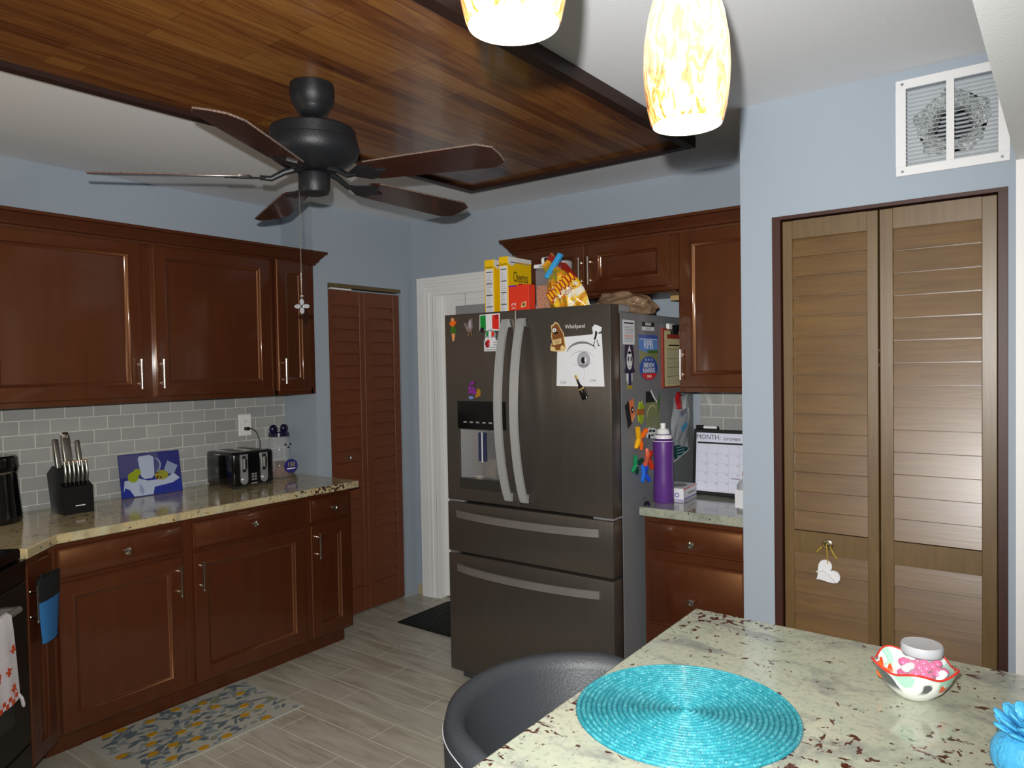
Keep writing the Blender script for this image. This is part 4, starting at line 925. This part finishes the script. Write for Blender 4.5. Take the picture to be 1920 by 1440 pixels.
# ------------------------------------------------------------------ range
t = thing('range', 'dark stainless range set diagonally in the left corner', 'range', (1.062, -2.805, 0), D135)
b = MB(); b.box(-.378, .378, .0, .60, .03, .875, mat('range side grey', '#3d3b38', .4, .4)); b.build('body', t)
b = MB(); b.box(-.379, .379, -.03, .60, .876, .915, BLACKP, .006); b.build('cooktop', t, 'black glass cooktop')
b = MB(); b.box(-.378, .378, -.045, -.001, .80, .873, BLACKP, .004); b.build('control_panel', t, 'black control panel')
dk = mat('dark stainless door', '#3b3632', .3, .8)
b = MB(); b.box(-.378, .378, -.045, -.001, .225, .797, dk, .004); b.box(-.27, .27, -.0465, -.045, .34, .66, BLACKP); dd = b.build('oven_door', t)
b = MB(); b.cyl((-.25, -.095, .745), (.22, -.095, .745), .012, BRUSHD, 16)
for x in (-.235, .205): b.box(x-.012, x+.012, -.09, -.045, .733, .757, BRUSHD, .003)
b.build('handle', dd)
b = MB(); b.box(-.378, .378, -.045, -.001, .05, .22, dk, .004); w2 = b.build('drawer', t); b = MB(); b.box(-.25, .25, -.058, -.045, .17, .19, BRUSHD, .004); b.build('handle', w2)
for x in (-.34, .31): MB().box(x, x+.03, .02, .05, .001, .031, BLACKM).build('foot', t)
# towel over the oven handle
t = thing('dish_towel', 'white dish towel printed with orange leaves hanging on the oven handle', 'towel', (1.062, -2.805, 0), D135)
b = MB(); TW = mat('white cotton', '#d7d3d6', .9, bump=.3, bs=220)
prof = [(-.045-.016-.006, .52), (-.072, .60), (-.076, .70), (-.079, .745), (-.095, .7605), (-.110, .75), (-.113, .70), (-.118, .58), (-.122, .475)]
tx0, tx1 = -.12, .145; vs = []; fs = []; n = 16; k = len(prof)
for i in range(n+1):
    x = tx0+(tx1-tx0)*i/n
    for j, (y, z) in enumerate(prof): vs.append((x+(.012*(j-5)*(i/n-.5) if j > 5 else 0), y-.003*math.sin(i*1.1)*(abs(j-4)/4), z))
b.add(vs, [(i*k+j, i*k+j+1, (i+1)*k+j+1, (i+1)*k+j) for i in range(n) for j in range(k-1)], TW)
LF = M_('leaf orange', '#c8481e', .8); LF2 = M_('leaf rust red', '#b03a34', .8)
rnd = random.Random(4)
for i in range(11):
    x = tx0+.02+(i%3)*.085+rnd.random()*.05; z = .525+(i//3)*.058+rnd.random()*.01; yy = -.117-.006*(.74-z)/.24-.006; s_ = .019+rnd.random()*.006; a0 = rnd.random()*6
    b.prism([(x+s_*(1 if q % 2 else .55)*(1-.25*(q % 3))*math.cos(a0+q*math.pi/7), z+s_*(1 if q % 2 else .55)*(1-.25*(q % 3))*math.sin(a0+q*math.pi/7)) for q in range(14)], yy-.0008, yy, LF if i % 3 else LF2)
for i in range(14):
    if i % 2 == 0: b.box(tx0+i*.018, tx0+i*.018+.017, -.128, -.1275, .478, .494, LF)
    else: b.box(tx0+i*.018, tx0+i*.018+.017, -.128, -.1275, .494, .508, LF)
o = b.build('fabric', t, smooth=80); 
b = MB(); b.tube([(tx1+.002, -.124, .49), (tx1+.012, -.126, .475), (tx1+.02, -.126, .45), (tx1+.026, -.124, .44)], [.004, .005, .006, .003], TW, 8); b.build('tassel', t, 'white corner tassel')
# oven mitt
t = thing('oven_mitt', 'black and blue silicone oven mitt hanging beside the range', 'oven mitt', (.789, -2.515, 0), D135)
def mitt(b, z0, z1, m, w0, w1, x, y, d_=.03):
    n = 8; vs = []; fs = []; q = 12
    for i in range(n+1):
        tt = i/n; z = z0+(z1-z0)*tt; wd = (w0+(w1-w0)*tt)/2*(1 if z0 < z1 else 1)
        for j in range(q):
            a = 2*math.pi*j/q; vs.append((x+wd*math.cos(a), y+d_*math.sin(a)*(.75+.25*tt), z))
    for i in range(n):
        for j in range(q): fs.append((i*q+j, i*q+(j+1) % q, (i+1)*q+(j+1) % q, (i+1)*q+j))
    fs += [list(range(q))[::-1], [n*q+j for j in range(q)]]
    b.add(vs, fs, m)
b = MB(); mitt(b, .70, .785, mat('black quilted cotton', '#0e1114', .8, bump=.4, bs=90), .158, .165, .106, -.047, .018); b.build('cuff', t, 'black fabric cuff')
b = MB(); mitt(b, .545, .70, mat('blue silicone', '#2f6ea6', .4), .11, .156, .104, -.047, .016); b.build('hand', t, 'blue silicone hand')
b = MB(); b.tube([(.024, -.047, .755), (.05, -.050, .80), (.09, -.048, .788)], .003, MC['black quilted cotton'], 6); b.build('hanging_loop', t)

# ------------------------------------------------------------------ floor mats
t = thing('kitchen_mat', 'cream kitchen mat printed with lemons and grey leaves', 'mat', (.744, -1.845, .0005))
b = MB(); MW, ML = .50, .76; b.box(-.214, .265, -.375, .36, 0, .006, mat('cream vinyl', '#aeada2', .5), .002)
G1 = M_('leaf slate', '#5d6a72', .6); G2 = M_('leaf pale slate', '#7f8b8c', .6); LM = M_('lemon yellow', '#b98a1a', .6); OL = M_('leaf olive', '#85866a', .6)
rnd = random.Random(11); placed = []
def leafp(x, y, L, wd, a, m, z):
    p = []
    for i in range(7): tt = i/6; p.append((tt*L, wd*math.sin(math.pi*tt)))
    for i in range(5, 0, -1): tt = i/6; p.append((tt*L, -wd*math.sin(math.pi*tt)))
    p = [(x+u_*math.cos(a)-v_*math.sin(a), y+u_*math.sin(a)+v_*math.cos(a)) for u_, v_ in p]
    if all(-.212 < q[0] < .26 and -.37 < q[1] < .355 for q in p): b.poly(p, .0058, z, m)
for i in range(330):
    leafp(rnd.uniform(-.25, .25), rnd.uniform(-.37, .35), rnd.uniform(.03, .075), rnd.uniform(.006, .014), rnd.uniform(.6, 2.6), rnd.choice([G1, G1, G1, G2, G2, G2, OL]), .0063+i*.0000012)
for ix in range(5):
    for iy in range(7):
        if rnd.random() < .22: continue
        x = -.165+ix*.10+rnd.uniform(-.03, .03); y = -.32+iy*.105+rnd.uniform(-.03, .03)+(ix % 2)*.04
        if y < .33: b.poly([(x+.017*math.cos(a), y+.023*math.sin(a)) for a in [q*math.pi/8 for q in range(16)]], .006, .0072, LM)
b.build('mat', t)
t = thing('doormat', 'dark ribbed doormat in front of the white door', 'mat', (0, 0, .0005))
b = MB(); b.box(.588, 1.30, -.485, -.03, 0, .008, mat('black rubber', '#0d0e10', .6), .002)
for i in range(22): b.box(.60+i*.0318, .612+i*.0318, -.475, -.04, .008, .0105, MC['black rubber'])
b.build('mat', t)

# ------------------------------------------------------------------ vent grille with crumpled duct
t = thing('vent_grille', 'square white vent grille above the closet doors with foil duct behind', 'vent', (3.461, CY-.001, 2.299))
WM = mat('white enamel', '#e6e6e6', .35); hw = .159
b = MB(); b.box(-hw, hw, -.008, 0, hw-.03, hw, WM, .001); b.box(-hw, hw, -.008, 0, -hw, -hw+.03, WM, .001); b.box(-hw, -hw+.03, -.008, 0, -hw+.03, hw-.03, WM); b.box(hw-.03, hw, -.008, 0, -hw+.03, hw-.03, WM); b.box(-.012, .010, -.008, .004, -hw+.03, hw-.03, WM); b.build('frame', t)
b = MB()
for k in range(19):
    z = -hw+.036+k*.0134
    for a, c in ((-hw+.03, -.012), (.010, hw-.03)):
        b.add([(a, -.006, z), (c, -.006, z), (c, .010, z+.0075), (a, .010, z+.0075), (a, -.0052, z-.0008), (c, -.0052, z-.0008), (c, .0108, z+.0067), (a, .0108, z+.0067)], [(0, 1, 2, 3), (7, 6, 5, 4), (0, 4, 5, 1), (3, 2, 6, 7)], WM)
b.build('slats', t)
for x, z in ((-hw+.02, hw-.014), (hw-.02, hw-.014), (-hw+.02, -hw+.014), (hw-.02, -hw+.014)):
    MB().disc(x, z, .0045, .0045, -.0095, -.008, mat('grey screw', '#8d9396', .4, .6), 12).build('screw', t)
foil = NT('crumpled foil', .3, .55); n_ = foil.noise(foil.map(), 34, 4, .6, 1.5); foil.bump(n_, .9, .03); fm = foil.color(foil.mix(n_, '#b9c4c6', '#dfe6e8'))
b = MB(); n = 40; vs = []; fs = []; rs = [(.104, .026), (.098, .014), (.090, .016), (.080, .024), (.062, .03), (.055, .05), (.05, .085)]
for i in range(n):
    a = 2*math.pi*i/n
    for r_, y in rs: rr = r_*(1+.10*math.sin(a*5+r_*60)+.06*math.sin(a*11+2)) ; vs.append((rr*math.cos(a), y+.004*math.sin(a*13+r_*90), rr*math.sin(a)))
k = len(rs); b.add(vs, [(i*k+j, i*k+j+1, ((i+1) % n)*k+j+1, ((i+1) % n)*k+j) for i in range(n) for j in range(k-1)], fm)
PLT = mat('pale duct plate', '#b6bec4', .5)
for q in range(4):
    X = Matrix.Rotation(R(90*q), 4, 'Y'); b.prism([(.1295, .1295), (-.1295, .1295)]+[(.1*math.sin(R(a_)), .1*math.cos(R(a_))) for a_ in range(-45, 46, 9)], .030, .034, PLT, X=X)
b.build('foil_duct', t, 'crumpled silver foil around the opening', smooth=80)

# ------------------------------------------------------------------ heart ornament
t = thing('heart_ornament', 'white clay heart hanging from the closet door knob', 'ornament', (3.078, CY-.028, .862))
b = MB(); hp = []
for i in range(40):
    a = 2*math.pi*i/40; x = 16*math.sin(a)**3; z = 13*math.cos(a)-5*math.cos(2*a)-2*math.cos(3*a)-math.cos(4*a); hp.append((x, z))
an = R(-52); hp = [(.0028*(x*math.cos(an)-z*math.sin(an)), .0028*(x*math.sin(an)+z*math.cos(an))) for x, z in hp]
CL = mat('white clay', '#dcdcde', .6, bump=.2, bs=40); b.prism([(x+.0, z-.100) for x, z in hp], .004, .012, CL); b.tube([(-.035, .002, -.10), (-.01, .001, -.09), (.01, .001, -.105), (.035, .002, -.13)], .003, CL, 6); b.build('heart', t)
RB = M_('gold ribbon', '#b39a2a', .4)
b = MB(); b.tube([(0, .0, .008), (.002, .002, -.03), (.003, .003, -.066)], .0018, RB, 6); b.tube([(-.014, .0, -.005), (-.032, .0, -.026)], .0022, RB, 6); b.tube([(.013, 0, -.004), (.024, 0, -.028), (.036, 0, -.044)], .0022, RB, 6); b.olathe([(.012, .0), (.0135, .001), (.012, .002)], n=20, m=RB, X=Matrix.Translation((0, .012, 0)) @ Matrix.Rotation(R(90), 4, 'X')); b.build('ribbon', t, 'gold ribbon')

# ------------------------------------------------------------------ ceiling fan
FXc, FYc = 1.770, -1.965
t = thing('ceiling_fan', 'black ceiling fan with five dark wooden blades under the plank panel', 'ceiling fan', (FXc, FYc, H-.0305))
zf = H-.0305
def Z(z): return z-zf
b = MB(); b.lathe([(0, Z(2.352)), (.020, Z(2.352)), (.034, Z(2.357)), (.046, Z(2.368)), (.053, Z(2.382)), (.056, Z(2.388)), (.066, Z(2.400)), (.071, Z(2.420)), (.072, Z(2.44)), (.070, -.001), (0, -.001)], n=40, m=BLKMET); b.build('canopy', t)
MB().cyl((0, 0, Z(2.325)), (0, 0, Z(2.353)), .0125, BLKMET, 20).build('downrod', t)
b = MB(); b.lathe([(0, Z(2.175)), (.060, Z(2.176)), (.095, Z(2.190)), (.128, Z(2.212)), (.143, Z(2.228)), (.148, Z(2.250)), (.146, Z(2.268)), (.139, Z(2.272)), (.138, Z(2.306)), (.134, Z(2.311)), (.09, Z(2.314)), (.03, Z(2.326)), (0, Z(2.326))], n=56, m=BLKMET); b.build('motor_housing', t)
b = MB(); b.lathe([(0, Z(2.098)), (.03, Z(2.099)), (.046, Z(2.105)), (.051, Z(2.118)), (.052, Z(2.162)), (.049, Z(2.168)), (.03, Z(2.174)), (0, Z(2.174))], n=40, m=BLKMET); b.build('switch_housing', t)
DUST = mat('grey dust', '#6f5f55', .9, bump=.8, bs=160)
for k in range(5):
    an = R(13+72*k); XB = Matrix.Rotation(an, 4, 'Z')
    # blade outline in x (out) / y
    out = [(.20, -.045), (.23, -.056), (.40, -.063), (.628, -.069), (.668, -.044), (.673, .0), (.668, .044), (.628, .069), (.40, .063), (.23, .056), (.20, .045)]
    XP = XB @ Matrix.Translation((0, 0, Z(2.158))) @ Matrix.Rotation(R(-12), 4, 'X') @ Matrix.Rotation(R(1.2), 4, 'Y')
    bl = MB().poly(out, -.003, .003, BLADE, X=XP).tube([(x_, y_, .001) for x_, y_ in out[1:-1]], .0027, DUST, 6, X=XP).build('blade', t, 'dark brown wooden blade')
    b = MB(); b.tube([(.06, .0, Z(2.182)), (.095, 0, Z(2.170)), (.135, 0, Z(2.148)), (.17, 0, Z(2.150))], [.012, .010, .009, .008], BLKMET, 10, X=XB)
    b.poly([(.15, -.014), (.20, -.045), (.235, -.040), (.25, -.012), (.28, 0), (.25, .012), (.235, .040), (.20, .045), (.15, .014)], -.0075, -.0035, BLKMET, X=XP); b.build('blade_bracket', bl, 'black scrolled iron bracket')
b = MB(); cx, cy = -.040, -.030; zt = Z(2.115); nb = 52
for i in range(nb): b.ball((cx, cy, zt-i*.0066), .0019, CHROME, 6)
b.tube([(cx, cy, zt+.004), (cx, cy, zt-nb*.0066)], .0007, CHROME, 4)
pc_ = b.build('pull_chain', t, 'fine silver pull chain')
zo = zt-nb*.0066-.004; b = MB(); b.ball((cx, cy, zo), .007, CHROME, 10); b.cyl((cx, cy, zo), (cx, cy, zo-.02), .0015, CHROME, 6)
XO = Matrix.Translation((cx, cy, zo-.034)) @ Matrix.Rotation(R(38), 4, 'Z')
for q in range(4): a = R(q*90+45); b.disc(.014*math.cos(a+.8), .014*math.sin(a+.8), .011, .007, -.002, .002, SILV, 14, X=XO, rot=a+.8)
b.disc(0, 0, .005, .005, -.003, .003, CHROME, 12, X=XO); b.build('pull_ornament', pc_, 'tiny silver fan-shaped pull')

# ------------------------------------------------------------------ pendant lamps
def shade_mat():
    s = NT('glowing amber art glass', .25, coat=.3)
    v = s.map(); n = s.noise(s.map((1.5, 1.5, .5)), 38, 5, .65, 1.2); n2 = s.noise(s.map((1, 1, .6)), 15, 3, .5, 1.)
    sep = s.t.nodes.new('ShaderNodeSeparateXYZ'); s.l(s.tc.outputs['Object'], sep.inputs[0])
    c = s.ramp(n, [(.38, '#7a3c18'), (.46, '#d98334'), (.60, '#ffdc9c')]); 
    g = s.ramp(s.math('ADD', sep.outputs[2], s.math('MULTIPLY', n2, .05)), [(.03, .12), (.12, 1.), (.2, 1.)])
    s.color(c); em = s.mix(g, s.mix(.2, c, '#d9782a'), s.mix(.72, c, '#fff0d0'))
    s.l(em, s.b.inputs['Emission Color']); s.l(s.math('ADD', s.math('MULTIPLY', g, 1.25), .0), s.b.inputs['Emission Strength'])
    return s.m
SHD = shade_mat(); INNER = mat('lit inner glass', '#fff2d8', .4, emit=(1, .9, .72), es=1.6); BULB = mat('glowing bulb', '#ffffff', .3, emit=(1, .86, .62), es=6.)
def pendant(x, y, z, label):
    t = thing('pendant_lamp', label, 'pendant lamp', (x, y, z), 0, None)
    pr = [(.050, 0), (.0525, .004), (.0575, .025), (.0615, .055), (.063, .085), (.0615, .12), (.055, .16), (.045, .195), (.032, .225), (.020, .24)]
    MB().olathe(pr, n=48, m=SHD).build('shade', t, 'amber veined glass shade', smooth=80)
    MB().olathe([(r_-.004, z_) for r_, z_ in pr][::-1]+[(.050, 0)], n=48, m=INNER).build('inner_glass', t, 'bright inside of the shade', smooth=80)
    MB().ball((0, 0, .075), .028, BULB, 20, sc=(1, 1, 1.3)).build('bulb', t)
    b = MB(); b.lathe([(0, .2), (.018, .2), (.022, .238), (.022, .262), (.008, .275), (0, .275)], n=24, m=BLKMET); b.build('socket', t)
    MB().cyl((0, 0, .27), (0, 0, H-z-.02), .003, BLACKM, 8).build('cord', t)
    MB().lathe([(0, H-z-.022), (.05, H-z-.022), (.055, H-z-.010), (.055, H-z-.001), (0, H-z-.001)], n=32, m=BLKMET).build('ceiling_rose', t)
    return t
pendant(3.2455, -2.866, 1.898, 'glowing amber glass pendant lamp nearer the fan, cut by the top of the photo')
pendant(3.288, -2.492, 1.876, 'glowing amber glass pendant lamp hanging lower, nearer the closet')
for p in ((3.2455, -2.866, 1.93), (3.288, -2.492, 1.91)): point('pendant_light', (p[0], p[1], p[2]-.02), 2.0, .03, (1, .72, .40))

# ------------------------------------------------------------------ island
b = MB(); b.poly([(3.0, -3.02), (3.0, -1.788), (3.95, -1.812), (3.95, -3.02)], .868, .906, GRAN)
o = b.build('countertop'); bv = o.modifiers.new('bevel', 'BEVEL'); bv.width = .005; bv.segments = 2
tag(o, 'large pale granite worktop with brown flecks in the foreground', 'countertop')
t = thing('kitchen_island', 'cherry island cabinet under the foreground granite top', 'island', (3.38, -2.95, 0))
MB().box(0, .5, 0, 1.08, 0.001, .867, CAB).build('body', t)
# placemat
t = thing('placemat', 'round turquoise woven placemat with concentric rings', 'placemat', (3.200, -2.317, .9062))
def pm():
    s = NT('turquoise woven cord', .26, coat=.4)
    sep = s.t.nodes.new('ShaderNodeSeparateXYZ'); s.l(s.tc.outputs['Object'], sep.inputs[0])
    r_ = s.math('SQRT', s.math('ADD', s.math('POWER', sep.outputs[0], 2.), s.math('POWER', sep.outputs[1], 2.)))
    n = s.noise(s.map(), 110, 2, .5); k = s.noise(s.map(loc=(4, 2, 0)), 330, 2, .4); w1 = s.noise(s.map(loc=(1, 7, 0)), 420, 2)
    c = s.ramp(n, [(.3, '#1c7380'), (.55, '#2e8894'), (.75, '#4fa3aa')])
    c = s.mix(s.ramp(k, [(.665, 0.), (.70, 1.)]), c, '#1d4a78')
    c = s.mix(s.ramp(w1, [(.66, 0.), (.70, .8)]), c, '#c8f3f4')
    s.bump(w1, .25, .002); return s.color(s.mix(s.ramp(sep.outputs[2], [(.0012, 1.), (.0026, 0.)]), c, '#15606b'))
PM = pm(); prof = [(0, .0012)]; nr = 21; rw = .195/nr
for i in range(nr):
    for q in range(1, 5): a = math.pi*q/4; prof.append((rw*i+rw*q/4, .0006+.0044*math.sin(a)))
prof.append((.195, .0)); prof = prof[::-1]
MB().olathe(prof+[], n=128, m=PM).build('mat', t, smooth=80)
# bowl with jar and candies
BX, BY = 3.519, -2.022
t = thing('bowl', 'white floral bowl with wavy red rim on the island', 'bowl', (BX, BY, .9068))
def bowlmat():
    s = NT('painted floral ceramic', .15, coat=.4); n = s.noise(s.map(loc=(.3, .1, 0)), 17, 2, .4, .6); n2 = s.noise(s.map(loc=(3, 1, 2)), 22, 2, .4, .6)
    sep = s.t.nodes.new('ShaderNodeSeparateXYZ'); s.l(s.tc.outputs['Object'], sep.inputs[0])
    hi = s.ramp(sep.outputs[2], [(.018, 0.), (.028, 1.)])
    c = s.mix(s.math('MULTIPLY', hi, s.ramp(n, [(.52, 0.), (.54, 1.)])), '#e2e4de', '#9fcbb6'); c = s.mix(s.math('MULTIPLY', hi, s.ramp(n2, [(.60, 0.), (.62, 1.)])), c, '#e2521e'); c = s.mix(s.math('MULTIPLY', hi, s.ramp(n, [(.36, 1.), (.38, 0.)])), c, '#4e5454')
    return s.color(c)
BM = bowlmat(); b = MB(); vs = []; fs = []; n = 72
pr = [(0, 0, 0), (.030, 0, 0), (.034, .003, 0), (.052, .018, .0), (.064, .036, .3), (.070, .050, .8), (.0745, .058, 1.), (.072, .0585, 1), (.067, .050, .8), (.060, .036, .3), (.046, .019, 0), (.026, .007, 0), (0, .006, 0)]
k = len(pr); b2 = []
for i in range(n):
    a = 2*math.pi*i/n; wv = math.cos(a*5+.6)
    for r_, z_, w_ in pr: rr = .93*r_*(1+.045*wv*w_); vs.append((rr*math.cos(a), rr*math.sin(a), z_+.005*wv*w_))
inside = []
for i in range(n):
    for j in range(k-1): fs.append((i*k+j, ((i+1) % n)*k+j, ((i+1) % n)*k+j+1, i*k+j+1))
b.add(vs, fs, BM); b.build('bowl_body', t, smooth=80)
b = MB(); rim = [( (.0684*(1+.045*math.cos(5*a+.6)))*math.cos(a), (.0684*(1+.045*math.cos(5*a+.6)))*math.sin(a), .0585+.005*math.cos(5*a+.6)) for a in [2*math.pi*i/n for i in range(n+1)]]
b.tube(rim, .0019, M_('painted red rim', '#c03026', .2), 8); b.build('rim', t, 'red painted rim')
jx, jy = BX+.012, BY+.006
t = thing('candy_jar', 'small clear jar of pink and white candies sitting in the floral bowl', 'jar', (jx, jy, .926))
b = MB(); b.lathe([(0, 0), (.030, 0), (.042, .010), (.047, .026), (.044, .044), (.034, .056), (.031, .060)], n=36, m=JG); b.build('body', t)
b = MB(); b.lathe([(0, .0605), (.034, .0605), (.035, .064), (.035, .074), (.033, .077), (.028, .0765), (0, .0765)], n=36, m=mat('frosty clear lid', '#aeb0b4', .2, alpha=.85)); b.build('lid', t)
b = MB(); rnd = random.Random(5)
for i in range(90):
    a = rnd.random()*6.28; rr = .036*math.sqrt(rnd.random()); z = .010+rnd.random()*.036; lim = .036 if z < .036 else .027
    if rr > lim: continue
    b.ball((rr*math.cos(a), rr*math.sin(a), z), .0085, PINK if i % 4 else WPLAS, 10, sc=(1, 1, .8))
b.build('candies', t, 'pink and white candies')
t = thing('candy', 'orange wrapped candy in the left of the floral bowl', 'candy', (BX-.048, BY-.012, .9405))
b = MB(); b.ball((0, 0, 0), .013, mat('orange wrapper', '#e86018', .25, coat=.5), 12, sc=(1, .9, .8)); b.cyl((-.002, 0, .006), (-.010, 0, .018), .002, MC['orange wrapper'], 8, r1=.007); b.build('wrapper', t)
# pineapple jar
t = thing('pineapple_candle', 'bright blue pineapple-shaped candle at the right edge of the island', 'candle', (3.703, -2.240, .9065))
PB = mat('sky blue wax', '#4aacde', .4, bump=.5, bs=85)
b = MB(); b.lathe([(0, 0), (.036, 0), (.048, .010), (.056, .028), (.055, .046), (.046, .062), (.034, .071), (.026, .074), (0, .074)], n=48, m=PB); b.build('body', t)
b = MB()
for ring, (n, r_, z_, L, til) in enumerate([(9, .024, .070, .030, 66), (9, .026, .077, .030, 52), (8, .022, .084, .024, 36)]):
    for i in range(n):
        X = Matrix.Rotation(2*math.pi*i/n+ring*.3, 4, 'Z') @ Matrix.Translation((r_, 0, z_)) @ Matrix.Rotation(R(til), 4, 'Y')
        b.ball((0, 0, L/2), L/2, PB, 10, X=X, sc=(.28, .9, 1.15))
b.build('leaves', t)
b = MB(); b.lathe([(0, .075), (.022, .075), (.022, .082), (0, .082)], n=20, m=PB); b.cyl((0, 0, .08), (-.008, .004, .108), .0014, CREAM, 6); b.build('wick', t, 'cream wick')

# ------------------------------------------------------------------ stool
SXc, SYc = 2.985, -2.315
t = thing('bar_stool', 'grey leather bucket bar stool tucked under the island', 'stool', (SXc, SYc, 0))
LE = mat('grey leather', '#2c2f33', .5, bump=.12, bs=190)
def shell():
    b = MB(); n = 56; vs = []; fs = []
    # profile around: angles 80..280 degrees (back faces -x)
    A0, A1 = 62, 298
    for i in range(n+1):
        t_ = i/n; a = R(A0+(A1-A0)*t_); e = abs(2*t_-1); top = 0.864-.10*max(0, (e-.55)/.45)**2; top = max(top, .70)
        ri = .225; ro = .268
        ring = [(ro-.03, .60), (ro-.006, .66), (ro, .74), (ro+.002, top-.03), (ro-.004, top-.008), (ro-.016, top), (ro-.032, top-.006), (ri, top-.03), (ri-.012, .74), (ri-.04, .66), (ri-.09, .615)]
        for r_, z_ in ring: vs.append((r_*math.cos(a), r_*math.sin(a)*1.02, z_))
    k = 11
    for i in range(n):
        for j in range(k): fs.append((i*k+j, (i+1)*k+j, (i+1)*k+(j+1) % k, i*k+(j+1) % k))
    fs.append(list(range(k))); fs.append([n*k+j for j in range(k)][::-1])
    b.add(vs, fs, LE); return b
shell().build('backrest', t, smooth=80)
b = MB(); b.lathe([(0, .56), (.19, .56), (.222, .575), (.232, .60), (.215, .632), (.15, .648), (0, .652)], n=48, m=LE); b.build('seat', t)
b = MB(); st = []
for i in range(61):
    a = R(66+228*i/60); e = abs(2*i/60-1); top = max(0.864-.10*max(0, (e-.55)/.45)**2, .70)
    st.append((.2705*math.cos(a), .2705*math.sin(a)*1.02, top-.034))
b.tube(st, .0012, mat('pale thread', '#a5a5ad', .6), 5); b.build('stitching', t, 'pale stitched seam')
MB().cyl((0, 0, .03), (0, 0, .559), .028, CHROME, 20).build('column', t)
MB().lathe([(0, .001), (.21, .001), (.21, .008), (.06, .02), (.03, .04), (0, .04)], n=48, m=CHROME).build('base', t)
b = MB(); fr = [(.15*math.cos(a)-.02, .15*math.sin(a), .28) for a in [R(-120+240*i/30+180) for i in range(31)]]; b.tube(fr, .010, CHROME, 10); b.build('footrest', t)
